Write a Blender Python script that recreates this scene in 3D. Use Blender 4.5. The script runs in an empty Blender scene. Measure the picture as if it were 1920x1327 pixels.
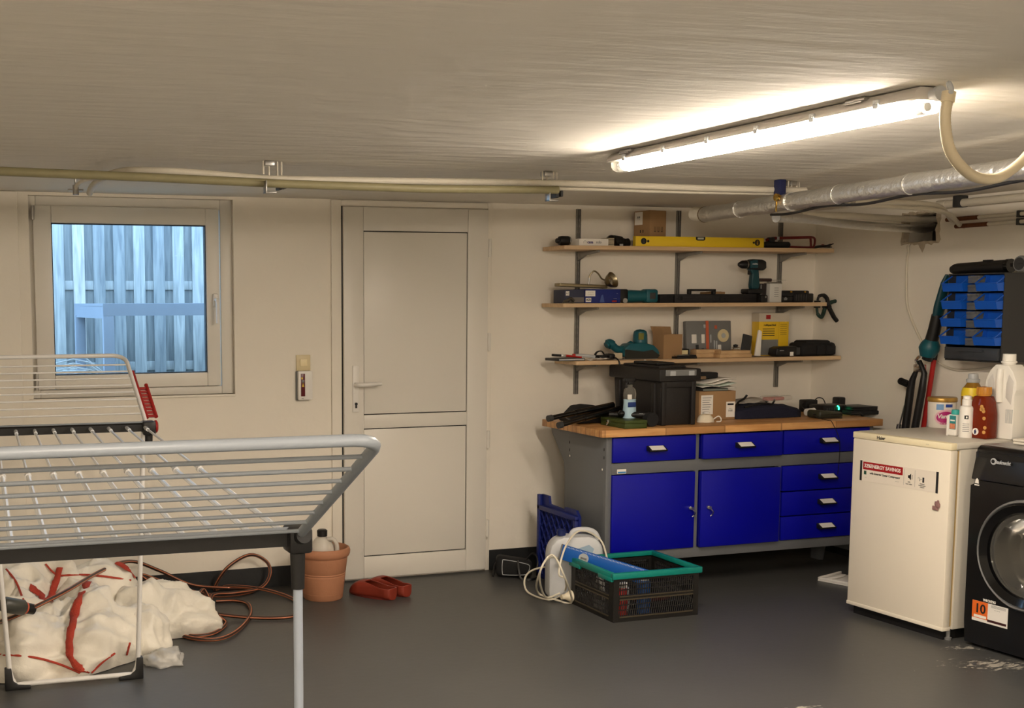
import bpy, bmesh, math, random
from mathutils import Vector, Matrix, noise
random.seed(7)
SC = bpy.context.scene
COL = SC.collection
PI = math.pi

# ------------------------------------------------------------------ camera
CF, CX, CY, YAW, PIT, ROL, CH = 2301.635, 653.03, 808.17, .3248, .1054, -.0032, 1.4506
FW = Vector((math.sin(YAW)*math.cos(PIT), math.cos(YAW)*math.cos(PIT), -math.sin(PIT)))
RT = Vector((math.cos(YAW), -math.sin(YAW), 0.)); UP = RT.cross(FW)
RT, UP = (RT*math.cos(ROL)+UP*math.sin(ROL)), (UP*math.cos(ROL)-RT*math.sin(ROL))
CP = Vector((0, 0, CH))
cam = bpy.data.cameras.new('camera'); co = bpy.data.objects.new('camera', cam); COL.objects.link(co)
cam.sensor_width = 36; cam.sensor_fit = 'HORIZONTAL'; cam.lens = CF*36/1920
cam.shift_x = (960-CX)/1920; cam.shift_y = (CY-663.5)/1920
cam.clip_start = .05; cam.clip_end = 100
co.matrix_world = Matrix(((RT.x, UP.x, -FW.x, 0), (RT.y, UP.y, -FW.y, 0), (RT.z, UP.z, -FW.z, CH), (0, 0, 0, 1)))
SC.camera = co
SC.view_settings.view_transform = 'Standard'; SC.view_settings.look = 'None'
SC.view_settings.gamma = 1; SC.view_settings.use_curve_mapping = False
SC.view_settings.exposure = 1.92
# ------------------------------------------------------------------ world: overcast daylight
W = bpy.data.worlds.new('world'); SC.world = W; W.use_nodes = True
W.node_tree.nodes['Background'].inputs[0].default_value = (.42, .68, 1.0, 1)
W.node_tree.nodes['Background'].inputs[1].default_value = 1.5
LAMP_STRENGTH = 46.0
LAMP_COLOR = (1.0, .87, .73, 1)

# ------------------------------------------------------------------ measuring helpers: photo point -> place in the room
def ray(u, v): return RT*((u-CX)/CF) - UP*((v-CY)/CF) + FW
def at_y(u, v, y): d = ray(u, v); return CP + d*(y/d.y)
def at_z(u, v, z): d = ray(u, v); return CP + d*((z-CH)/d.z)
def at_x(u, v, x): d = ray(u, v); return CP + d*(x/d.x)
def ux(u, v, y): return at_y(u, v, y).x
def vz(u, v, y): return at_y(u, v, y).z

# ------------------------------------------------------------------ materials
MATS = {}
def lin(c): return tuple((x/12.92 if x <= .04045 else ((x+.055)/1.055)**2.4) for x in c)
def mat(name, rgb, rough=.5, metal=0., bump=0., bscale=40., var=0., vscale=6., spec=.5, trans=0., emit=None, estr=0., alpha=1., coat=0., ior=1.45, stretch=None):
    if name in MATS: return MATS[name]
    m = bpy.data.materials.new(name); m.use_nodes = True; MATS[name] = m
    nt = m.node_tree; b = nt.nodes['Principled BSDF']
    c = lin([x/255 for x in rgb])
    b.inputs['Base Color'].default_value = (*c, 1)
    b.inputs['Roughness'].default_value = rough; b.inputs['Metallic'].default_value = metal
    b.inputs['Specular IOR Level'].default_value = spec; b.inputs['Transmission Weight'].default_value = trans
    b.inputs['IOR'].default_value = ior; b.inputs['Alpha'].default_value = alpha; b.inputs['Coat Weight'].default_value = coat
    if emit: b.inputs['Emission Color'].default_value = (*emit[:3], 1); b.inputs['Emission Strength'].default_value = estr
    if bump or var:
        tc = nt.nodes.new('ShaderNodeTexCoord'); mp = nt.nodes.new('ShaderNodeMapping')
        nt.links.new(tc.outputs['Object'], mp.inputs[0])
        if stretch: mp.inputs['Scale'].default_value = stretch
    if bump:
        n = nt.nodes.new('ShaderNodeTexNoise'); n.inputs['Scale'].default_value = bscale; n.inputs['Detail'].default_value = 6
        bp = nt.nodes.new('ShaderNodeBump'); bp.inputs['Strength'].default_value = bump; bp.inputs['Distance'].default_value = .01
        nt.links.new(mp.outputs[0], n.inputs['Vector']); nt.links.new(n.outputs[0], bp.inputs['Height']); nt.links.new(bp.outputs[0], b.inputs['Normal'])
    if var:
        n2 = nt.nodes.new('ShaderNodeTexNoise'); n2.inputs['Scale'].default_value = vscale; n2.inputs['Detail'].default_value = 5
        mx = nt.nodes.new('ShaderNodeMix'); mx.data_type = 'RGBA'
        mx.inputs['A'].default_value = (*[min(1, x*(1+var)) for x in c], 1); mx.inputs['B'].default_value = (*[x*(1-var) for x in c], 1)
        nt.links.new(mp.outputs[0], n2.inputs['Vector']); nt.links.new(n2.outputs[0], mx.inputs['Factor']); nt.links.new(mx.outputs['Result'], b.inputs['Base Color'])
    return m
def wood(name, a, b_, scale=(1, 1, 1), rough=.5, blocks=None):
    if name in MATS: return MATS[name]
    m = bpy.data.materials.new(name); m.use_nodes = True; MATS[name] = m
    nt = m.node_tree; b = nt.nodes['Principled BSDF']; b.inputs['Roughness'].default_value = rough
    a = lin([x/255 for x in a]); c = lin([x/255 for x in b_])
    tc = nt.nodes.new('ShaderNodeTexCoord'); mp = nt.nodes.new('ShaderNodeMapping'); mp.inputs['Scale'].default_value = scale
    nt.links.new(tc.outputs['Object'], mp.inputs[0])
    n = nt.nodes.new('ShaderNodeTexNoise'); n.inputs['Scale'].default_value = 3; n.inputs['Detail'].default_value = 8; n.inputs['Distortion'].default_value = .6
    nt.links.new(mp.outputs[0], n.inputs['Vector'])
    mx = nt.nodes.new('ShaderNodeMix'); mx.data_type = 'RGBA'; mx.inputs['A'].default_value = (*a, 1); mx.inputs['B'].default_value = (*c, 1)
    rp = nt.nodes.new('ShaderNodeMapRange'); rp.inputs[1].default_value = .35; rp.inputs[2].default_value = .65
    nt.links.new(n.outputs[0], rp.inputs[0]); nt.links.new(rp.outputs[0], mx.inputs['Factor'])
    out = mx.outputs['Result']
    if blocks:   # finger-jointed staves
        br = nt.nodes.new('ShaderNodeTexBrick'); br.inputs['Color1'].default_value = (.72, .66, .6, 1); br.inputs['Color2'].default_value = (1.1, 1.08, 1.05, 1)
        br.inputs['Mortar'].default_value = (.6, .55, .5, 1); br.inputs['Mortar Size'].default_value = .004
        br.inputs['Scale'].default_value = 1; br.inputs['Brick Width'].default_value = blocks[0]; br.inputs['Row Height'].default_value = blocks[1]
        nt.links.new(tc.outputs['Object'], br.inputs['Vector'])
        m2 = nt.nodes.new('ShaderNodeMix'); m2.data_type = 'RGBA'; m2.blend_type = 'MULTIPLY'; m2.inputs['Factor'].default_value = 1
        nt.links.new(out, m2.inputs['A']); nt.links.new(br.outputs[0], m2.inputs['B']); out = m2.outputs['Result']
    nt.links.new(out, b.inputs['Base Color'])
    return m

# ------------------------------------------------------------------ mesh helpers
def bmn(): return bmesh.new()
def box(bm, lo, hi, bev=0., mi=0, mtx=None, seg=2):
    lo = Vector(lo); hi = Vector(hi)
    r = bmesh.ops.create_cube(bm, size=1.)
    vs = r['verts']; c = (lo+hi)/2; s = hi-lo
    for v in vs: v.co = Vector((v.co.x*s.x, v.co.y*s.y, v.co.z*s.z)) + c
    if bev:
        es = list({e for v in vs for e in v.link_edges})
        rr = bmesh.ops.bevel(bm, geom=es, offset=min(bev, .49*min(abs(x) for x in s)), segments=seg, profile=.5, affect='EDGES')
        vs = list({v for f in rr['faces'] for v in f.verts} | {v for v in vs if v.is_valid})
    fs = {f for v in vs for f in v.link_faces}
    for f in fs: f.material_index = mi; f.smooth = bool(bev)
    if mtx is not None:
        for v in vs: v.co = mtx @ v.co
    return vs
def tube(bm, pts, r, n=8, mi=0, caps=True, closed=False, stripe=None, flat=1.):
    pts = [Vector(p) for p in pts]; L = len(pts)
    rs = r if isinstance(r, (list, tuple)) else [r]*L
    tg = []
    for i in range(L):
        a = pts[(i-1) % L] if (closed or i > 0) else pts[i]; b = pts[(i+1) % L] if (closed or i < L-1) else pts[i]
        t = (b-a); tg.append(t.normalized() if t.length > 1e-9 else Vector((0, 0, 1)))
    up = Vector((0, 0, 1)) if abs(tg[0].z) < .9 else Vector((0, 1, 0))
    nv = (up - tg[0]*up.dot(tg[0])).normalized(); rings = []
    for i in range(L):
        if i:
            nv = (nv - tg[i]*nv.dot(tg[i]))
            nv = nv.normalized() if nv.length > 1e-6 else Vector((1, 0, 0))
        bn = tg[i].cross(nv)
        rings.append([bm.verts.new(pts[i] + (nv*math.cos(2*PI*k/n)*flat + bn*math.sin(2*PI*k/n))*rs[i]) for k in range(n)])
    for i in range(L if closed else L-1):
        A = rings[i]; B = rings[(i+1) % L]
        for k in range(n):
            f = bm.faces.new((A[k], A[(k+1) % n], B[(k+1) % n], B[k])); f.smooth = True
            f.material_index = (1 if stripe and k in stripe else mi)
    if caps and not closed:
        f = bm.faces.new(list(reversed(rings[0]))); f.material_index = mi
        f = bm.faces.new(rings[-1]); f.material_index = mi
def cr(pts, k=6, closed=False):
    P = [Vector(p) for p in pts]; out = []; L = len(P)
    for i in range(L if closed else L-1):
        g = lambda j: P[j % L] if closed else P[max(0, min(L-1, j))]
        a, b, c, d = g(i-1), g(i), g(i+1), g(i+2)
        for q in range(k):
            t = q/k
            out.append(.5*((2*b)+(c-a)*t+(2*a-5*b+4*c-d)*t*t+(3*b-a-3*c+d)*t**3))
    if not closed: out.append(P[-1])
    return out
def lathe(bm, prof, n=24, c=(0, 0, 0), axis='Z', mi=0, sx=1., sy=1., cap=True):
    c = Vector(c); rings = []
    def mp(r, h, a):
        x, y = r*math.cos(a)*sx, r*math.sin(a)*sy
        return c + (Vector((x, y, h)) if axis == 'Z' else Vector((h, x, y)) if axis == 'X' else Vector((x, h, -y)))
    for r, h in prof:
        rings.append([bm.verts.new(mp(max(r, 1e-5), h, 2*PI*k/n)) for k in range(n)])
    for A, B in zip(rings, rings[1:]):
        for k in range(n):
            f = bm.faces.new((A[k], A[(k+1) % n], B[(k+1) % n], B[k])); f.smooth = True; f.material_index = mi
    if cap and prof[0][0] > 1e-4: bm.faces.new(list(reversed(rings[0]))).material_index = mi
    if cap and prof[-1][0] > 1e-4: bm.faces.new(rings[-1]).material_index = mi
def prism(bm, poly, d0, d1, plane='XZ', bev=0., mi=0, mtx=None):
    def mp(p, d): return Vector((p[0], d, p[1])) if plane == 'XZ' else Vector((p[0], p[1], d)) if plane == 'XY' else Vector((d, p[0], p[1]))
    A = [bm.verts.new(mp(p, d0)) for p in poly]; B = [bm.verts.new(mp(p, d1)) for p in poly]; n = len(poly)
    fs = [bm.faces.new(A), bm.faces.new(list(reversed(B)))]
    for i in range(n): fs.append(bm.faces.new((A[i], B[i], B[(i+1) % n], A[(i+1) % n])))
    bmesh.ops.recalc_face_normals(bm, faces=fs)
    vs = A+B
    if bev:
        es = [e for e in {e for v in vs for e in v.link_edges}]
        rr = bmesh.ops.bevel(bm, geom=es, offset=bev, segments=2, profile=.5, affect='EDGES', clamp_overlap=True)
        vs = list({v for f in rr['faces'] for v in f.verts} | {v for v in vs if v.is_valid})
    for f in {f for v in vs for f in v.link_faces}: f.material_index = mi; f.smooth = bool(bev)
    if mtx is not None:
        for v in vs: v.co = mtx @ v.co
def smooth(o, ang=40):
    me = o.data
    try: me.set_sharp_from_angle(angle=math.radians(ang))
    except Exception: pass
def obj(name, bm, m, parent=None, world=False, ang=40, recalc=False):
    if recalc: bmesh.ops.recalc_face_normals(bm, faces=bm.faces[:])
    me = bpy.data.meshes.new(name); bm.to_mesh(me); bm.free()
    for x in (m if isinstance(m, (list, tuple)) else [m]): me.materials.append(x)
    o = bpy.data.objects.new(name, me); COL.objects.link(o)
    if any(p.use_smooth for p in me.polygons): smooth(o, ang)
    if parent:
        o.parent = parent
        if world:
            M = Matrix.Identity(4); q = parent
            while q: M = q.matrix_basis @ M if not q.parent else q.matrix_parent_inverse @ q.matrix_basis @ M; q = q.parent
            o.matrix_parent_inverse = M.inverted()
    return o
def tag(o, label, cat, group=None, kind=None):
    if label: o['label'] = label
    if cat: o['category'] = cat
    if group: o['group'] = group
    if kind: o['kind'] = kind
    return o
def thing(name, label, cat, loc=(0, 0, 0), rz=0., group=None, rot=None):
    o = bpy.data.objects.new(name, None); COL.objects.link(o); o.empty_display_size = .05
    o.location = loc; o.rotation_euler = rot if rot else (0, 0, rz)
    return tag(o, label, cat, group)
def struct(name, bm, m, label=None):
    o = obj(name, bm, m); o['kind'] = 'structure'
    if label: o['label'] = label
    return o
def sbox(name, lo, hi, m, parent, bev=0., world=False, label=None):
    bm = bmn(); box(bm, lo, hi, bev); o = obj(name, bm, m, parent, world)
    if label: o['label'] = label
    return o
def text(name, s, size, m, parent, loc, rot=(PI/2, 0, 0), align='CENTER', depth=.0004, bold=0., shear=0., sx=1.):
    cu = bpy.data.curves.new('t', 'FONT'); cu.body = s; cu.size = size; cu.align_x = align; cu.align_y = 'CENTER'
    cu.extrude = depth; cu.offset = bold; cu.shear = shear; cu.resolution_u = 3
    t = bpy.data.objects.new('t', cu); COL.objects.link(t)
    dg = bpy.context.evaluated_depsgraph_get(); dg.update()
    me = bpy.data.meshes.new_from_object(t.evaluated_get(dg)); me.name = name
    bpy.data.objects.remove(t); bpy.data.curves.remove(cu)
    me.materials.clear(); me.materials.append(m)
    o = bpy.data.objects.new(name, me); COL.objects.link(o); o.parent = parent; o.location = loc; o.rotation_euler = rot; o.scale = (sx, 1, 1)
    return o
RF = (PI/2, 0, 0)            # writing on a face that looks to -Y
RL = (PI/2, 0, -PI/2)        # writing on a face that looks to -X

# ------------------------------------------------------------------ palette
def cracked_plaster(name, rgb, bump, scale, speck=0.):
    m = mat(name, rgb, rough=.85, bump=bump, bscale=scale, var=.035, vscale=2.2, spec=.2)
    return m
M_WALL = mat('wall_paint', (236, 229, 215), .8, bump=.25, bscale=14, var=.03, vscale=2.5, spec=.25)
M_CEIL = mat('ceiling_plaster', (236, 230, 218), .9, bump=.85, bscale=8, var=.035, vscale=1.6, spec=.15, stretch=(.5, 2., 1))
M_PVC = mat('white_plastic_profile', (226, 221, 210), .35, spec=.4)
M_FLOOR = mat('dark_grey_floor_paint', (74, 74, 72), .42, bump=.06, bscale=30, var=.14, vscale=1.7, spec=.45)
M_BASE = mat('black_base_paint', (34, 35, 36), .5, bump=.2, bscale=30)
M_BLACK = mat('black_plastic', (22, 21, 21), .42)
M_BLACKM = mat('matt_black', (20, 19, 20), .8, bump=.2, bscale=120)
M_BLACKG = mat('glossy_black', (8, 8, 9), .15, coat=.3)
M_DGREY = mat('dark_grey_plastic', (52, 52, 52), .5)
M_GREY = mat('mid_grey', (120, 120, 118), .5)
M_LGREY = mat('light_grey', (178, 180, 180), .4)
M_WHITE = mat('white_plastic', (232, 228, 220), .4)
M_PAPER = mat('white_paper', (235, 230, 220), .8)
M_STEEL = mat('steel', (170, 168, 164), .35, metal=1.)
M_GALV = mat('grey_rail_metal', (138, 134, 126), .5, metal=.15)
M_CHROME = mat('chrome', (220, 220, 218), .12, metal=1.)
M_BRASS = mat('brass', (190, 150, 70), .25, metal=1.)
M_TEAL = mat('teal_plastic', (18, 84, 94), .42)
M_RED = mat('red_plastic', (150, 22, 18), .4)
M_CARD = mat('brown_cardboard', (160, 126, 88), .85, var=.06, vscale=10)
M_INK = mat('black_print', (25, 24, 26), .7)
M_GASKET = mat('black_gasket', (12, 12, 13), .6)
M_SHELF = wood('beech_shelf', (214, 184, 146), (196, 162, 122), (.6, 8, 8), .55)
M_TOP = wood('beech_worktop', (214, 166, 108), (192, 138, 82), (1.2, 10, 10), .42, blocks=(.34, .045))

ZC, YW, XR, XL, YF = 1.962, 5.965, 4.88, -1.5, -2.2
def floor_wear(m, spots):
    nt = m.node_tree; b = nt.nodes['Principled BSDF']; old = b.inputs['Base Color'].links[0].from_socket
    tc = nt.nodes.new('ShaderNodeTexCoord'); total = None
    def math_(op, a, b_=None, clamp=False):
        n = nt.nodes.new('ShaderNodeMath'); n.operation = op; n.use_clamp = clamp
        for k, v in enumerate((a, b_)):
            if v is None: continue
            if isinstance(v, (int, float)): n.inputs[k].default_value = v
            else: nt.links.new(v, n.inputs[k])
        return n.outputs[0]
    for (x, y, rx, ry, rz) in spots:
        mp = nt.nodes.new('ShaderNodeMapping'); mp.vector_type = 'TEXTURE'; mp.inputs['Location'].default_value = (x, y, 0); mp.inputs['Rotation'].default_value = (0, 0, rz); mp.inputs['Scale'].default_value = (rx, ry, 1)
        nt.links.new(tc.outputs['Object'], mp.inputs[0]); ln = nt.nodes.new('ShaderNodeVectorMath'); ln.operation = 'LENGTH'; nt.links.new(mp.outputs[0], ln.inputs[0])
        f = math_('SUBTRACT', 1., ln.outputs['Value'], True); total = f if total is None else math_('MAXIMUM', total, f)
    mp = nt.nodes.new('ShaderNodeMapping'); mp.inputs['Scale'].default_value = (20, 52, 20); mp.inputs['Rotation'].default_value = (0, 0, .35); nt.links.new(tc.outputs['Object'], mp.inputs[0])
    n = nt.nodes.new('ShaderNodeTexNoise'); n.inputs['Scale'].default_value = 1.; n.inputs['Detail'].default_value = 5; n.inputs['Roughness'].default_value = .65; nt.links.new(mp.outputs[0], n.inputs['Vector'])
    k = math_('ADD', n.outputs[0], math_('MULTIPLY', total, .24)); r = nt.nodes.new('ShaderNodeMapRange'); r.inputs[1].default_value = .66; r.inputs[2].default_value = .70; nt.links.new(k, r.inputs[0])
    r2 = math_('MULTIPLY', r.outputs[0], math_('GREATER_THAN', total, .001))
    v = nt.nodes.new('ShaderNodeTexVoronoi'); v.inputs['Scale'].default_value = 5.; nt.links.new(tc.outputs['Object'], v.inputs['Vector']); sp = math_('LESS_THAN', v.outputs['Distance'], .014)
    mk = math_('MAXIMUM', r2, sp)
    mx = nt.nodes.new('ShaderNodeMix'); mx.data_type = 'RGBA'; nt.links.new(mk, mx.inputs['Factor']); nt.links.new(old, mx.inputs['A']); mx.inputs['B'].default_value = (.42, .39, .33, 1); nt.links.new(mx.outputs['Result'], b.inputs['Base Color'])
q1, q2, q3 = at_z(1868, 1246, 0), at_z(1508, 1332, 0), at_z(1800, 1214, 0)
floor_wear(M_FLOOR, [(q1.x, q1.y, .26, .12, -.35), (q2.x, q2.y, .14, .08, 0), (q3.x, q3.y, .12, .06, -.3)])
# ================================================================== SETTING
bm = bmn(); box(bm, (XL-.2, YF-.2, -.1), (XR+.3, YW+.4, 0)); struct('floor', bm, M_FLOOR)
bm = bmn(); box(bm, (XL-.2, YF-.2, ZC), (XR+.3, YW+.4, ZC+.15)); struct('ceiling', bm, M_CEIL)
# back wall with a window opening
WX0, WX1, WZ0, WZ1 = ux(58, 560, YW), ux(439, 560, YW), vz(250, 743, YW), vz(250, 370, YW)
bm = bmn()
box(bm, (XL, YW, 0), (WX0, YW+.3, ZC)); box(bm, (WX1, YW, 0), (XR+.3, YW+.3, ZC))
box(bm, (WX0, YW, 0), (WX1, YW+.3, WZ0)); box(bm, (WX0, YW, WZ1), (WX1, YW+.3, ZC))
struct('wall_back', bm, M_WALL)
bm = bmn(); box(bm, (XL, YW-.035, 0), (ux(37, 560, YW), YW, ZC-.002), .004); struct('trim_1', bm, M_WALL, 'shallow plaster pier left of the window')
# right wall with a rough hole near the ceiling
HY0, HY1, HZ0, HZ1 = 5.04, 5.29, 1.74, 1.90
bm = bmn()
box(bm, (XR, YF, 0), (XR+.3, HY0, ZC)); box(bm, (XR, HY1, 0), (XR+.3, YW, ZC))
box(bm, (XR, HY0, 0), (XR+.3, HY1, HZ0)); box(bm, (XR, HY0, HZ1), (XR+.3, HY1, ZC))
box(bm, (XR+.2, HY0, HZ0), (XR+.3, HY1, HZ1), mi=1)
struct('wall_right', bm, [M_WALL, mat('dark_rubble', (60, 54, 48), .9, bump=.8, bscale=30)])
bm = bmn(); box(bm, (XL-.2, YF, 0), (XL, YW, ZC)); struct('wall_left', bm, M_WALL)
bm = bmn(); box(bm, (XL-.2, YF-.2, 0), (XR+.3, YF, ZC)); struct('wall_front', bm, M_WALL)
# black painted base
dxl, dxr = ux(622, 900, YW), ux(918, 900, YW)
bm = bmn(); box(bm, (XL, YW-.006, 0), (dxl-.02, YW, .105)); box(bm, (XL, YW-.041, 0), (ux(37, 560, YW)+.002, YW-.006, .105)); box(bm, (dxr, YW-.006, 0), (XR, YW, .108)); struct('baseboard_back', bm, M_BASE)
bm = bmn(); box(bm, (XR-.006, YF, 0), (XR, YW-.006, .108)); struct('baseboard_right', bm, M_BASE)
# rubble lip round the hole
bm = bmn(); NL = 44; R4 = []
hc_y, hc_z = (HY0+HY1)/2, (HZ0+HZ1)/2
for k in range(NL):
    a = 2*PI*k/NL; c, s_ = math.cos(a), math.sin(a)
    t = min((HY1-HY0)/2/max(abs(c), 1e-6), (HZ1-HZ0)/2/max(abs(s_), 1e-6)); n1 = noise.noise(Vector((c*3, s_*3, 1))); n2 = noise.noise(Vector((c*6, s_*6, 7)))
    ri = t*(.86+.10*n1); ro = t*(1.04+.16*n2)+.004
    if s_ < -.3: ro += .05*max(0, 1-abs(c+.15)*4.2)
    R4.append([bm.verts.new((XR+x, hc_y+r*c, min(ZC-.004, hc_z+r*s_))) for x, r in ((.03, ri), (-.006-.006*n2, ri*1.03), (-.004-.003*n1, (ri+ro)/2), (.001, ro))])
for k in range(NL):
    A, B = R4[k], R4[(k+1) % NL]
    for q in range(3): bm.faces.new((A[q], B[q], B[q+1], A[q+1]))
bmesh.ops.recalc_face_normals(bm, faces=bm.faces[:])
struct('trim_2', bm, mat('broken_plaster', (186, 172, 150), .95, bump=.8, bscale=60), 'broken plaster edge round the pipe hole')

# ---- window
win = thing('window_1', 'white plastic casement window with a blue daylight view of a fence', None); del_ = win
win['kind'] = 'structure'; win.location = ((WX0+WX1)/2, YW, WZ0)
def frame_bm(x0, x1, z0, z1, w, y0, y1, bev=.004, ws=None):
    l, r, b, t = ws if ws else (w, w, w, w)
    bm = bmn()
    box(bm, (x0, y0, z0), (x0+l, y1, z1), bev); box(bm, (x1-r, y0, z0), (x1, y1, z1), bev)
    box(bm, (x0+l, y0, z0), (x1-r, y1, z0+b), bev); box(bm, (x0+l, y0, z1-t), (x1-r, y1, z1), bev)
    return bm
obj('window_frame', frame_bm(WX0, WX1, WZ0, WZ1, .05, YW+.03, YW+.1, ws=(.035, .06, .04, .05)), M_PVC, win, True)
SX0, SX1, SZ0, SZ1 = ux(66, 560, YW), ux(413, 560, YW), vz(240, 727, YW), vz(240, 388, YW)
GX0, GX1, GZ0, GZ1 = ux(100, 560, YW), ux(388, 560, YW), vz(245, 701, YW), vz(245, 420, YW)
obj('sash', frame_bm(SX0, SX1, SZ0, SZ1, .06, YW+.005, YW+.06, .005, ws=(GX0-SX0, SX1-GX1, GZ0-SZ0, SZ1-GZ1)), M_PVC, win, True)
obj('gasket', frame_bm(GX0, GX1, GZ0, GZ1, .004, YW+.012, YW+.05, 0), M_GASKET, win, True)
sbox('pane', (GX0+.003, YW+.03, GZ0+.003), (GX1-.003, YW+.034, GZ1-.003), mat('clear_glass', (250, 252, 255), .0, trans=1., ior=1.02, spec=.3), win, 0, True)
bm = bmn(); hx, hz = ux(404, 585, YW), vz(404, 562, YW)
box(bm, (hx-.012, YW-.012, hz-.035), (hx+.012, YW+.006, hz+.03), .005)
tube(bm, cr([(hx, YW-.01, hz), (hx, YW-.035, hz), (hx+.002, YW-.042, hz-.02), (hx+.004, YW-.04, hz-.115)]), .009, 10)
obj('window_handle', bm, M_WHITE, win, True)
for u, v0, v1 in ((61, 385, 412), (69, 700, 732)):
    bm = bmn(); p = at_y(u, v0, YW); q = at_y(u, v1, YW)
    tube(bm, [(p.x, YW, p.z), (q.x, YW, q.z)], .008, 10); obj('hinge', bm, M_STEEL, win, True)
bm = bmn(); box(bm, (WX0-.02, YW-.01, WZ0-.012), (WX1, YW+.03, WZ0), .003); obj('window_sill', bm, M_WALL, win, True)

# ---- door
dor = thing('door_1', 'white panelled plastic cellar door with a lever handle', None, (ux(775, 900, YW), YW, 0)); dor['kind'] = 'structure'
DX0, DX1, DZ0, DZ1 = ux(642, 740, YW), ux(909, 740, YW), .012, vz(775, 391, YW)
bm = bmn()
box(bm, (dxl, YW-.012, 0), (DX0-.006, YW, ZC-.003), .003); box(bm, (DX1+.004, YW-.012, 0), (dxr-.004, YW, ZC-.003), .003); box(bm, (DX0-.006, YW-.012, DZ1+.006), (DX1+.004, YW, ZC-.003), .003)
obj('door_frame', bm, M_WALL, dor, True)
P1 = (ux(678.5, 600, YW), ux(872.5, 600, YW), vz(775, 774, YW), vz(775, 434.5, YW))
P2 = (ux(681, 920, YW), ux(873, 920, YW), vz(775, 1035, YW), vz(775, 799, YW))
bm = bmn(); y0, y1 = YW-.03, YW-.002
box(bm, (DX0, y0, DZ0), (P1[0], y1, DZ1), .003); box(bm, (P1[1], y0, DZ0), (DX1, y1, DZ1), .003)
box(bm, (P1[0], y0, P1[3]), (P1[1], y1, DZ1), .003); box(bm, (P1[0], y0, P2[3]), (P1[1], y1, P1[2]), .003); box(bm, (P1[0], y0, DZ0), (P1[1], y1, P2[2]), .003)
obj('leaf_frame', bm, M_PVC, dor, True)
for q in (P1, P2):
    sbox('gasket', (P1[0], YW-.02, q[2]), (P1[1], YW-.003, q[3]), M_GASKET, dor, 0, True)
    sbox('panel', (P1[0]+.003, YW-.024, q[2]+.005), (P1[1]-.004, YW-.004, q[3]-.005), M_PVC, dor, .001, True)
sbox('gap', (DX0-.006, YW-.011, 0.0), (DX0, YW-.004, DZ1+.005), M_GASKET, dor, 0, True)
hx = ux(663, 720, YW); hz = vz(663, 720, YW)
pl = sbox('handle_plate', (hx-.017, YW-.037, vz(663, 772, YW)), (hx+.017, YW-.03, vz(663, 685, YW)), M_WHITE, dor, .006, True)
bm = bmn(); tube(bm, cr([(hx, YW-.034, hz), (hx, YW-.065, hz), (hx+.02, YW-.08, hz), (hx+.07, YW-.082, hz+.002), (hx+.125, YW-.078, hz+.004)]), [.011]*19+[.011, .010, .009, .009, .008, .008], 10)
obj('lever_handle', bm, M_WHITE, dor, True)
bm = bmn(); kz = vz(663, 756, YW); lathe(bm, [(.007, -.045), (.007, -.037)], 14, (hx, YW, kz), 'Y'); box(bm, (hx-.004, YW-.044, kz-.022), (hx+.004, YW-.037, kz)); obj('keyhole', bm, M_BLACK, dor, True)
for v in (465, 640, 822, 988):
    bm = bmn(); z = vz(912, v, YW); tube(bm, [(DX1+.008, YW-.03, z-.045), (DX1+.008, YW-.03, z+.045)], .009, 10)
    tube(bm, [(DX1+.008, YW-.03, z-.05), (DX1+.008, YW-.03, z-.045)], .006, 8); obj('hinge', bm, M_PVC, dor, True)

# ---- outside: ground, fence, table
M_FENCE = [wood('fence_board_%d' % i, a, b, (14, 3, 1.1), .85) for i, (a, b) in enumerate((((176, 178, 174), (140, 144, 142)), ((196, 194, 186), (158, 158, 154)), ((150, 154, 152), (118, 124, 126))))]
bm = bmn(); box(bm, (-3, YW+.3, .55), (6, 12, .75)); struct('ground_1', bm, mat('garden_ground', (120, 122, 118), .95, bump=.6, bscale=20))
YFN = 8.3
fen = thing('garden_fence', 'weathered vertical board fence standing outside the window', 'fence', (1.4, YFN, .75))
px = [(96, 0), (127, 1), (147, 0), (164, 1), (181, 0), (198, 1), (219, 0), (237, 1), (257, 0), (274, 1), (294, 0), (312, 1), (331, 0), (349, 1), (367, 0), (385, 1), (404, 0), (422, 1)]
for i in range(-6, 12):
    x = ux(110, 520, YFN) + i*.1325
    for s in (0, 1):
        xx = x + s*.066; w = .038 if s == 0 else .042
        yy = YFN + (0 if s == 0 else .035)
        h = random.uniform(-.004, .004)
        bm = bmn(); box(bm, (xx-w, yy, .75), (xx+w, yy+.02, 2.9), .003); o = obj('board', bm, M_FENCE[random.choice((0, 1, 2, 0)) if s == 0 else 2], fen, True)
for z in (1.02, vz(250, 535, YFN+.04), 2.3):
    bm = bmn(); box(bm, (-.6, YFN+.0205, z-.03), (4.0, YFN+.0345, z+.03), .002); obj('rail', bm, M_FENCE[0], fen, True)
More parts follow.
